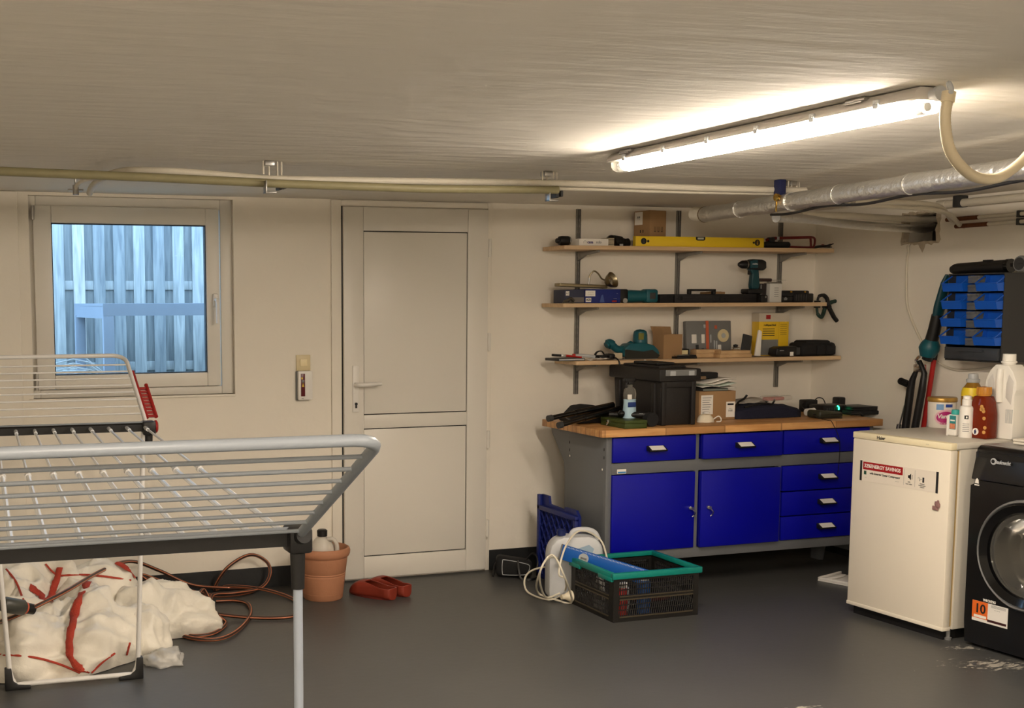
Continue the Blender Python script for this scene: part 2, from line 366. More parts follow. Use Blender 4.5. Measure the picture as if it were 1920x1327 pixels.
# garden table
M_TBL = mat('grey_blue_painted_wood', (128, 136, 146), .6, var=.06)
yt = 7.1
tb = thing('garden_table', 'grey painted garden table standing in front of the fence', 'table', (ux(203, 640, yt), yt, .75))
a = at_y(193, 569, yt); zt = a.z; x1 = a.x + 1.6
bl = at_y(139, 580, 7.85)
bm = bmn(); prism(bm, [(a.x, yt), (x1, yt), (x1, 7.85), (bl.x, 7.85)], zt-.014, zt, 'XY'); obj('table_top', bm, M_TBL, tb, True)
bm = bmn(); box(bm, (a.x, yt, zt-.07), (x1, yt+.03, zt-.014)); obj('apron', bm, M_TBL, tb, True)
bm = bmn(); prism(bm, [(a.x, yt+.03), (a.x+.04, yt+.03), (bl.x+.04, 7.85), (bl.x, 7.85)], zt-.085, zt-.014, 'XY'); obj('apron', bm, M_TBL, tb, True)
for lx, ly in ((a.x, yt), (bl.x, 7.79), (x1-.06, yt), (x1-.06, 7.79)):
    bm = bmn(); box(bm, (lx, ly, .75), (lx+.062, ly+.06, zt-.07), .003); obj('leg', bm, M_TBL, tb, True)
bm = bmn()
for k in range(9):
    aa = k/8*PI
    tube(bm, [(1.0+.3*math.cos(t)*math.sin(aa*.5+.6)-.3, 6.75+.12*math.sin(aa*2), .75+.42*math.sin(t)*(0.6+.05*k)) for t in [PI*j/10 for j in range(11)]], .004, 5)
for k in range(6):
    r = .3*math.cos(k*.26)*.85; z = .76+.4*math.sin(k*.26)*.85
    tube(bm, [(.72+r*math.cos(t), 6.75+.12*math.sin(t), z) for t in [2*PI*j/16 for j in range(16)]], .004, 5, closed=True)
tag(obj('plant_cloche', bm, M_LGREY), 'pale wire netting dome on the ground below the window corner', 'garden netting')

# ================================================================== LAMP
def fixture(name, label, x, ya, yb, group=None, detail=True, power=1.):
    """waterproof LED batten hung under the ceiling, running along Y from ya (near) to yb (far)"""
    T = thing(name, label, 'lamp', (x, (ya+yb)/2, ZC), group=group)
    h = (yb-ya)/2
    bm = bmn()
    poly = [(-.056, -.033), (-.056, -.026), (-.048, -.014), (-.036, -.003), (.036, -.003), (.048, -.014), (.056, -.026), (.056, -.033)]
    prism(bm, poly, -h, h, 'XZ', .003); obj('housing', bm, mat('lamp_housing_grey', (186, 180, 172), .5), T)
    # glowing diffuser trough
    prof = [(-.038, -.0335), (-.038, -.048), (-.031, -.059), (-.017, -.065), (0, -.067), (.017, -.065), (.031, -.059), (.038, -.048), (.038, -.0335)]
    bm = bmn(); prism(bm, prof, -h+.06, h-.06, 'XZ')
    for f in bm.faces: f.smooth = True
    obj('diffuser', bm, mat('lamp_glow_%d' % int(power*10), (255, 255, 255), .5, emit=LAMP_COLOR, estr=LAMP_STRENGTH*power), T)
    clear = mat('clear_end_plastic', (240, 238, 230), .15, trans=.8, ior=1.2)
    for s in (-1, 1):
        bm = bmn(); prism(bm, prof, s*(h-.058), s*(h-.004), 'XZ'); obj('end_cap', bm, clear, T)
        bm = bmn(); lathe(bm, [(.011, -.02), (.011, .02)], 12, (0, s*(h-.033), -.048), 'Y'); obj('tube_holder', bm, M_LGREY, T)
    if detail:
        n = 6
        for i in range(n):
            y = -h+.12+(2*h-.24)*i/(n-1)
            for s in (-1, 1):
                bm = bmn(); box(bm, (s*.058-.004, y-.009, -.040), (s*.058+.004, y+.009, -.018), .002); box(bm, (s*.058-.006, y-.006, -.030), (s*.058+.006, y+.006, -.024), .001)
                obj('clip', bm, M_LGREY, T)
        for y in (-h+.2, h-.12):
            bm = bmn(); box(bm, (-.056, y-.035, -.012), (.056, y+.035, -.0015), .002); tube(bm, [(-.058, y-.03, -.014), (-.058, y+.03, -.014)], .003, 6); obj('mounting_spring', bm, M_STEEL, T)
        bm = bmn(); lathe(bm, [(.018, 0), (.018, .012), (.013, .014), (.013, .03)], 14, (0, -h-.029, -.022), 'Y'); obj('cable_gland', bm, M_LGREY, T)
    return T
la, lb = at_z(1154, 287, ZC), at_z(1752, 145, ZC)
LX = (la.x+lb.x)/2
fixture('ceiling_lamp', 'long glowing white tube lamp under the ceiling with hanging conduit', LX+.05, lb.y+.09, la.y, power=.85)
fixture('ceiling_lamp', 'added fill tube lamp under the ceiling, left one unseen behind the viewer', .1, -.75, .8, power=1.3)  # added out of view as fill light, to brighten ceiling and rack
fixture('ceiling_lamp', 'added fill tube lamp under the ceiling, right one unseen behind the viewer', LX+.05, -.9, .65, power=1.3)  # second unseen fill lamp, added to lift the ceiling brightness

M_COND = mat('cream_conduit', (206, 192, 160), .5)
bm = bmn()
gx, gy, gz = LX+.05, lb.y+.09-.055, ZC-.022; dyc = gy-2.375
pts = [Vector((gx, gy+.02, gz)), Vector((gx, gy, gz)), at_y(1779, 156, gy-.02), at_y(1784, 168, gy-.03)]
tail = [(1778, 182, 2.36), (1772, 222, 2.36), (1779, 275, 2.37), (1800, 310, 2.39), (1830, 332, 2.43), (1868, 334, 2.49), (1900, 316, 2.54), (1925, 292, 2.58), (1945, 262, 2.62)]
tp = [at_y(u, v, y+dyc) for u, v, y in tail]
tube(bm, cr(pts+[tp[0]]), .006, 8)
CON = thing('flexible_conduit', 'cream flexible conduit looping down from the lamp end', 'conduit', tp[0])
obj('cable', bm, M_LGREY, CON, True)
bm = bmn(); path = cr(tp+[Vector((tp[-1].x+.12, tp[-1].y+.12, ZC-.01))], 16)
tube(bm, path, [.0125+(.0009 if i % 2 else 0) for i in range(len(path))], 12); obj('corrugated_sleeve', bm, M_COND, CON, True)
bm = bmn(); d = (path[1]-path[0]).normalized(); tube(bm, [path[0]-d*.012, path[0]+d*.012], .016, 12); obj('collar', bm, M_COND, CON, True)

# ================================================================== PIPES
M_OLIVE = mat('olive_painted_pipe', (142, 134, 100), .5, var=.15, vscale=20)
M_WPIPE = mat('white_painted_pipe', (214, 206, 188), .5, bump=.3, bscale=50, var=.06, vscale=15)
M_FOIL = mat('aluminium_foil_wrap', (214, 212, 206), .3, metal=.88, bump=.8, bscale=35, var=.08, vscale=8)
M_RUST = mat('rusty_iron', (110, 66, 40), .8, metal=.3, bump=.4, bscale=60, var=.3, vscale=30)
def pipe(name, label, pts, r, m, n=12, smoothk=0, extras=None):
    bm = bmn(); tube(bm, cr(pts, smoothk) if smoothk else pts, r, n)
    return tag(obj(name, bm, m), label, 'pipe')
yp = 4.36
o1 = [at_y(u, v, yp) for u, v in ((-120, 318), (0, 321), (270, 332), (540, 345), (800, 354), (1046, 356))]
pipe('ceiling_pipe', 'olive green pipe running under the ceiling above the window', o1, .0155, M_OLIVE)
o2 = [at_y(u, v, y) for u, v, y in ((168, 362, 5.2), (173, 350, 5.1), (190, 335, 4.8), (225, 322, 4.5), (290, 320, 4.42), (380, 325, 4.42), (470, 333, 4.42), (530, 336, 4.42), (800, 340, 4.45), (1040, 343, 4.45), (1300, 352, 4.47), (1510, 357, 4.5))]
pipe('ceiling_pipe', 'upper thick white pipe running under the ceiling towards the foil duct', o2, .0135, M_WPIPE, smoothk=6)
o3 = [at_y(u, v, y) for u, v, y in ((142, 356, 5.1), (146, 346, 5.05), (165, 336, 4.8), (215, 331, 4.55), (320, 333, 4.46), (530, 344, 4.46), (800, 349, 4.46), (1040, 353, 4.48), (1300, 360, 4.5), (1505, 363, 4.52))]
pipe('ceiling_pipe', 'lower thin white pipe running beside the olive pipe', o3, .008, M_WPIPE, smoothk=6)
def clampset(label, u, v, y):
    p = at_y(u, v, y); T = thing('pipe_bracket', label, 'bracket', (p.x, p.y, ZC))
    for k, (dx, h) in enumerate(((-.035, .05), (-.012, .09), (.022, .07), (.04, .1))):
        bm = bmn(); tube(bm, [(dx, -.01+.008*k, -.001), (dx, -.01+.008*k, -h)], .0035, 7); obj('threaded_rod', bm, M_WPIPE, T)
    bm = bmn(); box(bm, (-.03, -.02, -.02), (.005, .02, -.001), .002); obj('mounting_plate', bm, M_STEEL, T)
    bm = bmn(); box(bm, (.02, -.022, -.105), (.034, .03, -.07), .004); box(bm, (.042, -.022, -.1), (.052, .03, -.075), .003); obj('clamp_saddle', bm, M_DGREY, T)
    bm = bmn(); box(bm, (-.05, -.1, -.125), (-.01, -.06, -.118), .002); box(bm, (-.05, -.1, -.125), (-.046, -.06, -.08), .001); obj('pipe_strap', bm, M_STEEL, T)
clampset('pipe bracket with threaded rods between window and door', 510, 322, 4.42)
clampset('pipe bracket with threaded rods above the door edge', 1030, 334, 4.45)
clampset('pipe bracket with threaded rods beside the foil duct', 1488, 345, 4.5)
p = at_y(142, 356, 5.1); bm = bmn(); box(bm, (p.x-.03, p.y-.005, p.z-.004), (p.x+.03, p.y+.02, p.z+.004), .002); tube(bm, [(p.x, p.y, p.z-.02), (p.x, p.y, p.z+.02)], .0125, 10); tube(bm, [(p.x, p.y+.01, p.z), (p.x, p.y+.01, ZC-.001)], .004, 8)
tag(obj('pipe_clip', bm, M_STEEL), 'small metal pipe clip at the bend above the window', 'bracket')
# foil wrapped duct
zd = 1.862
d0, d1, d2 = at_z(1322, 402, zd), at_z(1600, 357, zd), at_z(1990, 305, zd)
T = thing('foil_duct', 'thick pipe wrapped in silver foil slanting towards the lamp', 'pipe', d0)
bm = bmn(); pts = [d0.lerp(d2, i/26)+Vector((0, 0, .0)) for i in range(27)]
pts = [Vector((p.x+.06*math.sin(PI*i/26)*(-.3), p.y, p.z)) for i, p in enumerate(pts)]
far_ = d2+(d2-d0)*((YF+.01-d2.y)/(d2.y-d0.y))*-1 if False else d2+(d2-d0).normalized()*((d2.y-YF-.02)/abs((d2-d0).normalized().y))
ext_ = [d2.lerp(far_, i/30) for i in range(1, 31)]
allp = pts+ext_
tube(bm, allp, [.036+.0016*math.sin(i*2.1)+.001*math.cos(i*5.3) for i in range(len(allp))], 20); obj('foil_sleeve', bm, M_FOIL, T, True)
bm = bmn(); dd = (d1-d0).normalized(); tube(bm, [d0-dd*.085+Vector((-.02, 0, .008)), d0-dd*.006], [.034, .036], 18); obj('bare_pipe_end', bm, M_WPIPE, T, True)
bm = bmn(); tube(bm, [d0-dd*.006, d0+dd*.004], .0385, 18); obj('tape_ring', bm, mat('brown_tape', (120, 104, 80), .7), T, True)
for fr in (.16, .37, .52, .7):
    bm = bmn(); c = pts[int(fr*26)]; tube(bm, [c-dd*.006, c+dd*.006], .0395, 18); obj('foil_band', bm, M_FOIL, T, True)
c = pts[8]; bm = bmn(); box(bm, (c.x-.012, c.y-.012, c.z+.03), (c.x+.02, c.y+.03, ZC-.001), .003); tag(obj('pipe_hanger', bm, mat('navy_plastic', (28, 34, 74), .45)), 'dark blue pipe hanger above the foil duct', 'bracket')
bm = bmn(); q = c+Vector((-.05, -.03, .0)); lathe(bm, [(.004, 0), (.016, .002), (.016, .014), (.01, .016), (.01, .026), (.0, .028)], 12, q+Vector((-.006, -.01, .02)), 'X'); box(bm, (q.x-.003, q.y-.014, q.z-.04), (q.x+.003, q.y-.008, q.z+.018), .001)
tag(obj('brass_valve', bm, M_BRASS), 'small brass valve on the foil duct', 'valve')
bm = bmn(); tube(bm, cr([p+Vector((.01, .0, -.043-.006*math.sin(i))) for i, p in enumerate(allp[7:])], 2), .006, 7); tag(obj('duct_cable', bm, M_BLACK), 'dark cable running along the underside of the foil duct', 'cable')
# second foil pipe into the hole
e = [at_y(1455, 408, 4.62), at_y(1520, 411, 4.75), at_y(1600, 421, 4.95), at_x(1712, 437, XR-.01), Vector((XR+.12, 5.2, 1.83))]
e[3].y = 5.17; e[3].z = 1.815
bm = bmn(); tube(bm, cr(e, 6), .021, 14); tag(obj('foil_pipe', bm, M_FOIL), 'thin foil wrapped pipe entering the hole in the wall', 'pipe')
e = [at_y(1500, 402, 4.72), at_y(1600, 405, 4.9), Vector((XR-.05, 5.16, 1.862)), Vector((XR+.12, 5.18, 1.868))]
bm = bmn(); tube(bm, cr(e, 6), .016, 12); tag(obj('wall_pipe', bm, M_WPIPE), 'white pipe above the foil pipe entering the wall hole', 'pipe')
for k, (lab, zz, yy) in enumerate((('upper curved white pipe bending down to the rusty wall stub', 1.845, 4.93), ('lower curved white pipe bending down to the rusty wall stub', 1.815, 4.87))):
    e = [at_y(1600-30*k, 377+5*k, 4.0+.1*k), at_y(1660-20*k, 379+6*k, 4.25+.1*k), Vector((4.55, 4.72-.03*k, zz+.05)), Vector((XR-.03, yy, zz)), Vector((XR+.01, yy-.02, zz-.003))]
    bm = bmn(); tube(bm, cr(e, 6), .0115, 10); tag(obj('wall_pipe', bm, M_WPIPE), lab, 'pipe')
for k, (lab, z, y0, r) in enumerate((('white pipe along the right wall just under the ceiling', 1.925, 4.98, .02), ('thin rusty tipped pipe along the right wall', 1.848, 4.86, .0095), ('lowest thin rusty tipped pipe along the right wall', 1.812, 4.80, .0095))):
    T = thing('wall_pipe', lab, 'pipe', (XR-.03, y0, z)); bm = bmn(); tube(bm, [(XR-.032+.0, y0, z), (XR-.032, 3.2, z)], r, 12); obj('pipe_run', bm, M_WPIPE, T, True)
    if k:
        bm = bmn(); tube(bm, [(XR-.032, y0+.1, z), (XR-.032, y0-.1, z)], r+.0012, 12); obj('rusty_end', bm, M_RUST, T, True)
        for yy in (4.52, 3.6):
            bm = bmn(); box(bm, (XR-.045, yy-.008, z-.016), (XR, yy+.008, z+.016), .002); obj('pipe_clip', bm, M_DGREY, T, True)
    else:
        bm = bmn(); tube(bm, [(XR-.032, y0+.04, z), (XR-.032, y0-.015, z)], .023, 12); obj('end_cap', bm, M_WPIPE, T, True)
        bm = bmn(); box(bm, (XR-.06, 4.86, z-.02), (XR, 4.9, ZC-.001), .003); obj('hanger', bm, M_DGREY, T, True)
# cable down the right wall
xw = XR-.007
cp = [at_x(1703, 472, xw), at_x(1700, 500, xw), at_x(1700, 560, xw), at_x(1706, 590, xw), at_x(1722, 628, xw), at_x(1735, 650, xw), at_x(1760, 680, xw), at_x(1800, 694, xw), at_x(1870, 688, xw), at_x(1925, 684, xw)]
bm = bmn(); tube(bm, cr([Vector((XR+.08, cp[0].y, 1.76)), Vector((XR-.004, cp[0].y, 1.735))]+cp, 5), .0065, 8); tag(obj('wall_cable', bm, M_WPIPE), 'white cable hanging down the right wall from the hole', 'cable')

# ================================================================== SWITCH AND WALL DEVICE
p = at_y(568, 680, YW)
T = thing('light_switch', 'small cream light switch on the wall left of the door', 'switch', (p.x, YW, p.z-.04))
M_CREAM = mat('aged_cream_plastic', (216, 200, 158), .4)
sbox('surround', (-.037, -.01, 0), (.037, 0, .08), M_CREAM, T, .003); sbox('rocker', (-.019, -.016, .022), (.019, -.01, .06), mat('cream_rocker', (238, 222, 176), .35), T, .004)
p = at_y(568, 722, YW)
T = thing('wall_remote', 'white wall box with a dark red strip below the light switch', 'control box', (p.x, YW, vz(568, 750, YW)))
sbox('back_plate', (-.04, -.012, .0), (.03, 0, .148), M_GREY, T, .004); sbox('casing', (-.034, -.035, .003), (.042, -.012, .15), M_WHITE, T, .006)
sbox('red_strip', (-.021, -.0362, .022), (.001, -.034, .136), mat('dark_red_strip', (92, 16, 22), .3), T, .001)
sbox('key', (-.017, -.038, .092), (-.003, -.036, .104), M_GREY, T, .001)
bm = bmn(); prism(bm, [(-.016, .07), (-.004, .07), (-.010, .09)], -.0375, -.036, 'XZ'); obj('arrow', bm, mat('yellow_print', (226, 190, 60), .5), T)
bm = bmn(); box(bm, (-.019, -.0375, .108), (-.011, -.036, .118)); obj('lamp_mark', bm, MATS['yellow_print'], T)
text('lettering', '---', .012, M_INK, T, (-.012, -.0353, .011), RF, bold=.0004)

# ================================================================== SHELVES
YS = 5.70
RAIL = []
for i, (u, v0, v1) in enumerate(((1081, 392, 738), (1268, 395, 692), (1458, 408, 725))):
    x = ux(u, (v0+v1)/2, YW)
    lab = ('left', 'middle', 'right')[i]
    T = thing('shelf_rail', 'slotted grey metal shelf rail, %s of the three' % ('leftmost' if i == 0 else 'middle one' if i == 1 else 'rightmost'), 'shelf rail', (x, YW, vz(u, v1, YW)), group='slotted shelf rails')
    zt = min(vz(u, v0, YW), ZC-.01)-T.location.z
    bm = bmn(); box(bm, (-.0125, -.004, 0), (.0125, 0, zt)); box(bm, (-.0125, -.013, 0), (-.0095, -.004, zt)); box(bm, (.0095, -.013, 0), (.0125, -.004, zt)); box(bm, (-.002, -.013, 0), (.002, -.004, zt)); obj('channel', bm, M_GALV, T)
    bm = bmn(); z = .02
    while z < zt-.03:
        box(bm, (-.008, -.0048, z), (-.004, -.0035, z+.018)); box(bm, (.004, -.0048, z), (.008, -.0035, z+.018)); z += .032
    o = obj('slots', bm, M_INK, T); o['kind'] = 'stuff'
    RAIL.append(x)
SH = []
SHX = ((ux(1060, 463, YS), ux(1567, 466, YS)), (ux(1058, 571, YS), ux(1553, 573, YS)), (ux(1083, 677, YS), XR-.006))
SHZ = [vz(1300, v, YS) for v in (470, 575, 680)]
for i in range(3):
    zb = SHZ[i]; zt = zb+.021; x0, x1 = SHX[i]
    T = thing('wall_shelf', ('top wooden shelf, carrying the yellow spirit level', 'middle wooden shelf, carrying the cordless drill', 'lowest wooden shelf, just above the workbench clutter')[i], 'shelf', ((x0+x1)/2, YW, zb), group='wooden wall shelves')
    h = (x1-x0)/2
    bm = bmn(); prism(bm, [(-h, 0-.016), (-h, -(YW-YS)+.012), (-h+.012, -(YW-YS)), (h-.012, -(YW-YS)), (h, -(YW-YS)+.012), (h, -.016)], 0, .021, 'XY', .002); obj('board', bm, M_SHELF, T)
    for x in RAIL:
        bm = bmn(); X = x-T.location.x
        prism(bm, [(-.013, -.001), (-.23, -.001), (-.23, -.012), (-.10, -.022), (-.013, -.05)], X-.006, X+.006, 'YZ', .001); box(bm, (X-.0095, -.03, -.03), (X+.022, -.015, -.008), .002); obj('bracket', bm, M_GALV, T)
    SH.append(zt+.0005)
Z1, Z2, Z3 = SH

# ================================================================== WORKBENCH
bx, by, bW, bD, bh = 3.0426, 5.1952, 1.6776, .60, .8257
M_BGREY = mat('bench_grey_paint', (104, 106, 108), .45, spec=.4)
M_BLUE = mat('bench_blue_paint', (2, 5, 152), .42, spec=.4)
T = thing('workbench', 'grey steel workbench with ultramarine doors and drawers and a beech top', 'workbench', (bx+bW/2, by+bD/2, 0))
BN = T
sbox('worktop', (bx, by, bh-.036), (bx+bW, by+bD+.02, bh), M_TOP, T, .003, True)
yf = by+.035; yb = by+bD-.06
zb0 = vz(1300, 1044, yf)
x0b = ux(1136, 900, yf); x1b = bx+bW-.03
for xs, nm in ((x0b, 0), (x1b-.03, 1)):
    bm = bmn()
    prism(bm, [(yf, 0), (yf, bh-.037), (by+bD+.005, bh-.037), (by+bD-.005, bh-.07), (yb-.08, bh-.21), (yb-.09, bh-.28), (yb-.09, 0), (yb-.16, 0), (yb-.18, .1), (yf+.1, .1), (yf+.08, 0)], xs, xs+.03, 'YZ', .002)
    obj('side_panel', bm, M_BGREY, T, True)
bm = bmn()
for (y_, z_) in ((yf+.02, bh-.1), (yf+.02, bh-.14), (yb-.14, bh-.1), (yb-.14, bh-.14)): box(bm, (x0b-.0012, y_-.002, z_-.008), (x0b+.001, y_+.004, z_+.006))
obj('slots', bm, M_INK, T, True)['kind'] = 'stuff'
for (y_, z_) in ((yf+.03, bh-.2), (yb-.15, bh-.17)):
    bm = bmn(); lathe(bm, [(.006, -.004), (.006, 0)], 8, (x0b, y_, z_), 'X'); obj('screw', bm, M_CHROME, T, True)
xa = ux(1146, 860, yf)
xs = [xa, ux(1303, 860, yf), ux(1310, 860, yf), ux(1460, 860, yf), ux(1465.5, 860, yf), x1b-.03]
zr0, zr1 = vz(1300, 882, yf), vz(1300, 861, yf)          # middle rail
zl1 = vz(1300, 1026, yf)
bm = bmn()
box(bm, (x0b+.03, yf, zb0), (x1b-.03, yf+.03, zl1), .002)
box(bm, (x0b+.03, yf, zr0), (x1b-.03, yf+.03, zr1), .002)
obj('cross_rail', bm, M_BGREY, T, True)
for a_, b_ in ((x0b+.03, xa), (xs[1], xs[2]), (xs[3], xs[4])):
    sbox('upright', (a_, yf+.0008, zl1), (b_, yf+.029, bh-.037), M_BGREY, T, 0, True)
bm = bmn(); box(bm, (x0b+.03, yf+.031, zb0+.01), (x1b-.03, yb-.1, zb0+.02)); box(bm, (x0b+.03, yb-.11, zb0+.02), (x1b-.03, yb-.1, bh-.05)); obj('carcass', bm, M_DGREY, T, True)
def handle(par, x, y, z, w=.1):
    bm = bmn(); prism(bm, [(y, z+.013), (y-.036, z-.007), (y-.034, z-.014), (y, z-.012)], x-w/2, x+w/2, 'YZ', .001)
    h = obj('drawer_handle', bm, M_BLACK, par, True)
    bm = bmn(); prism(bm, [(y-.004, z+.0118), (y-.033, z-.0043), (y-.0335, z-.0056), (y-.0045, z+.0105)], x-w/2+.012, x+w/2-.008, 'YZ'); obj('label_card', bm, M_PAPER, h, True)
def front(name, x0, x1, z0, z1, dy=0., hnd=True):
    bm = bmn(); box(bm, (x0+.003, yf-.012-dy, z0+.003), (x1-.003, yf+.012-dy, z1-.003), .003)
    if dy: box(bm, (x0+.01, yf+.012-dy, z0+.006), (x1-.01, yf+.02, z1-.01))
    f = obj(name, bm, M_BLUE, T, True)
    if hnd: handle(f, (x0+x1)/2, yf-.012-dy, (z0+z1)/2+.004)
    return f
zt_ = bh-.04
for i in range(3): front('drawer', xs[2*i], xs[2*i+1], zr1, zt_, (0, .02, 0)[i])
for i in range(2):
    f = front('cabinet_door', xs[2*i], xs[2*i+1], zl1, zr0, (0, .014)[i], False)
    kx = xs[1]-.03 if i == 0 else xs[2]+.045; kz = (zl1+zr0)/2+.01; ky = yf-.012-(0, .014)[i]
    bm = bmn(); lathe(bm, [(.0, -.008), (.009, -.007), (.011, 0)], 12, (kx, ky, kz), 'Y'); l = obj('lock', bm, M_CHROME, f, True)
    bm = bmn(); box(bm, (kx-.001, ky-.03, kz-.008), (kx+.001, ky-.008, kz+.008)); tube(bm, cr([(kx, ky-.025, kz-.004), (kx+.012, ky-.028, kz-.02), (kx+.018, ky-.012, kz-.035), (kx+.01, ky-.006, kz-.045)]), .003, 6); obj('key', bm, M_STEEL, f, True)
zz = [zl1, zl1+(zr0-zl1)*.325, zl1+(zr0-zl1)*.655, zr0]
for i in range(3): front('drawer', xs[4], xs[5], zz[i], zz[i+1])
pb = at_y(1157, 879, yf); o = sbox('maker_plate', (pb.x, yf-.002, zr0+.004), (pb.x+.05, yf, zr0+.026), M_PAPER, T, 0, True)
sbox('plate_print', (pb.x+.004, yf-.0025, zr0+.007), (pb.x+.048, yf-.0018, zr0+.014), mat('sky_blue_print', (40, 130, 190), .5), o, 0, True)
ZB = bh+.0005

# ================================================================== FRIDGE
AY = .0648
fh, fwid, fdep = .85, .542, .52
M_FR = mat('fridge_white_enamel', (232, 223, 205), .35, spec=.45)
M_FRS = mat('fridge_side_cream', (206, 200, 186), .45)
FR = thing('fridge', 'small white tabletop fridge with a red energy sticker beside the workbench', 'fridge', (3.9905, 4.576, 0), AY)
# local: x depth (into the wall side), -y towards the camera
sbox('cabinet', (.055, -fwid, .045), (fdep, 0, fh-.028), M_FRS, FR, .006)
sbox('top_cover', (.03, -fwid-.003, fh-.028), (fdep+.005, .003, fh), M_FRS, FR, .005)
sbox('seal', (.042, -fwid+.008, .06), (.056, -.008, fh-.035), mat('seal_yellowed', (190, 160, 100), .6), FR)
dr = sbox('door', (0, -fwid, .05), (.043, 0, fh-.03), M_FR, FR, .008)
sbox('door_trim', (-.001, -fwid-.001, fh-.03), (.046, .001, fh-.001), mat('cream_trim', (238, 226, 190), .4), FR, .004)
sbox('bottom_trim', (-.002, -fwid-.001, .043), (.044, .001, .06), M_FR, FR, .003)
text('lettering', 'Haier', .021, M_INK, FR, (-.0015, -.165, fh-.016), RL, bold=.0006); text('lettering', '-- ---', .008, M_INK, FR, (-.0015, -.42, fh-.016), RL)
bm = bmn(); box(bm, (.025, -fwid+.02, .0), (.5, -.02, .045)); obj('plinth', bm, M_BLACK, FR)
for y in (-fwid+.035, -.035):
    bm = bmn(); lathe(bm, [(.014, 0), (.016, .01), (.009, .012), (.009, .046)], 12, (.05, y-.02 if y < -.2 else y, 0)); obj('foot', bm, M_GREY, FR)
# sticker: y positions from the photo along the front
def fy(u, v): # fraction along the front
    p = at_x(u, v, 4.0); return -(4.576-p.y)/math.cos(AY)
s0, s1 = fy(1615.5, 870), fy(1752, 905)
zs0, zs1 = .630, .722
st = sbox('energy_sticker', (-.0012, s1, zs0), (.0, s0, zs1), mat('sticker_white', (232, 222, 206), .5), dr)
sbox('side_bar', (-.0018, s0-.012, zs0), (-.001, s0, zs1), M_INK, st); sbox('side_bar', (-.0018, s1, zs0), (-.001, s1+.012, zs1), M_INK, st)
sbox('red_band', (-.0018, -.295, zs1-.039), (-.001, s0-.018, zs1-.004), mat('sticker_red', (160, 20, 22), .5), st)
text('lettering', '32%ENERGY SAVINGS', .0225, M_PAPER, st, (-.0022, -.18, zs1-.0215), RL, bold=.0006, sx=.96)
text('lettering', 'with Inverter Linear Compressor', .0135, M_INK, st, (-.0015, -.195, zs1-.053), RL, bold=.0003, sx=.95)
text('lettering', '---- ---', .008, M_INK, st, (-.0015, -.265, zs1-.07), RL)
sbox('green_mark', (-.0018, s0-.038, zs1-.062), (-.001, s0-.024, zs1-.045), mat('dark_green_print', (40, 80, 60), .5), st)
text('lettering', '------', .006, M_INK, st, (-.0015, s0-.035, zs1-.074), RL)
for y in (-.302, -.362): sbox('divider', (-.0016, y-.001, zs0+.012), (-.001, y, zs1-.008), M_GREY, st)
bm = bmn(); prism(bm, [(-.325, zs1-.034), (-.331, zs1-.034), (-.341, zs1-.026), (-.341, zs1-.054), (-.331, zs1-.046), (-.325, zs1-.046)], -.0018, -.001, 'YZ'); box(bm, (-.0018, -.348, zs1-.05), (-.001, -.346, zs1-.03)); obj('speaker_mark', bm, M_INK, st)
bm = bmn(); box(bm, (-.0018, -.412, zs1-.056), (-.001, -.403, zs1-.034)); tube(bm, [(-.0014, -.378, zs1-.04), (-.0014, -.384, zs1-.036), (-.0014, -.388, zs1-.052), (-.0014, -.393, zs1-.042), (-.0014, -.4, zs1-.045)], .0008, 4); obj('compressor_mark', bm, M_INK, st)
text('lettering', '25%\nLess noise', .0085, M_INK, st, (-.0015, -.331, zs1-.068), RL); text('lettering', 'Optimal\ntemperature\ncontrol', .0075, M_INK, st, (-.0015, -.402, zs1-.07), RL)
bm = bmn(); c_ = Vector((-.006, fy(1752, 943), .585))
r = bmesh.ops.create_icosphere(bm, subdivisions=2, radius=.018)
for v in r['verts']: v.co = Vector((v.co.x*.3, v.co.y*.7, v.co.z))*(1+.5*noise.noise(v.co*80)) + c_
box(bm, (-.008, c_.y-.004, .558), (-.002, c_.y+.026, .576), .002)
tag(obj('fridge_magnet', bm, mat('mauve_figure', (146, 110, 104), .6, var=.4, vscale=90)), 'small mauve figure magnet on the fridge door', 'magnet').matrix_world = Matrix.Translation((3.9905, 4.576, 0)) @ Matrix.Rotation(AY, 4, 'Z')

# ================================================================== WASHING MACHINE
WH, WW, WD = .85, .6, .52
WM = thing('washing_machine', 'black front loading washing machine at the right edge', 'washing machine', (4.0861, 3.984, 0), AY)
M_WB = mat('washer_black', (14, 13, 14), .28, coat=.2)
bm = bmn(); box(bm, (.02, -WW, .012), (WD, -WW+.02, WH-.03), .004); box(bm, (.02, -.02, .012), (WD, 0, WH-.03), .004); box(bm, (.36, -WW+.02, .012), (WD, -.02, WH-.03)); box(bm, (.02, -WW+.02, .012), (.36, -.02, .03)); box(bm, (.02, -WW+.02, WH-.16), (.36, -.02, WH-.03)); obj('body', bm, M_WB, WM)
bm = bmn(); prism(bm, [(.0, WH-.145), (.028, WH-.016), (.045, WH-.004), (.12, WH-.004), (.12, WH-.145)], -WW, 0, 'XZ', .005)
for v in bm.verts: pass
obj('control_panel', bm, M_WB, WM)
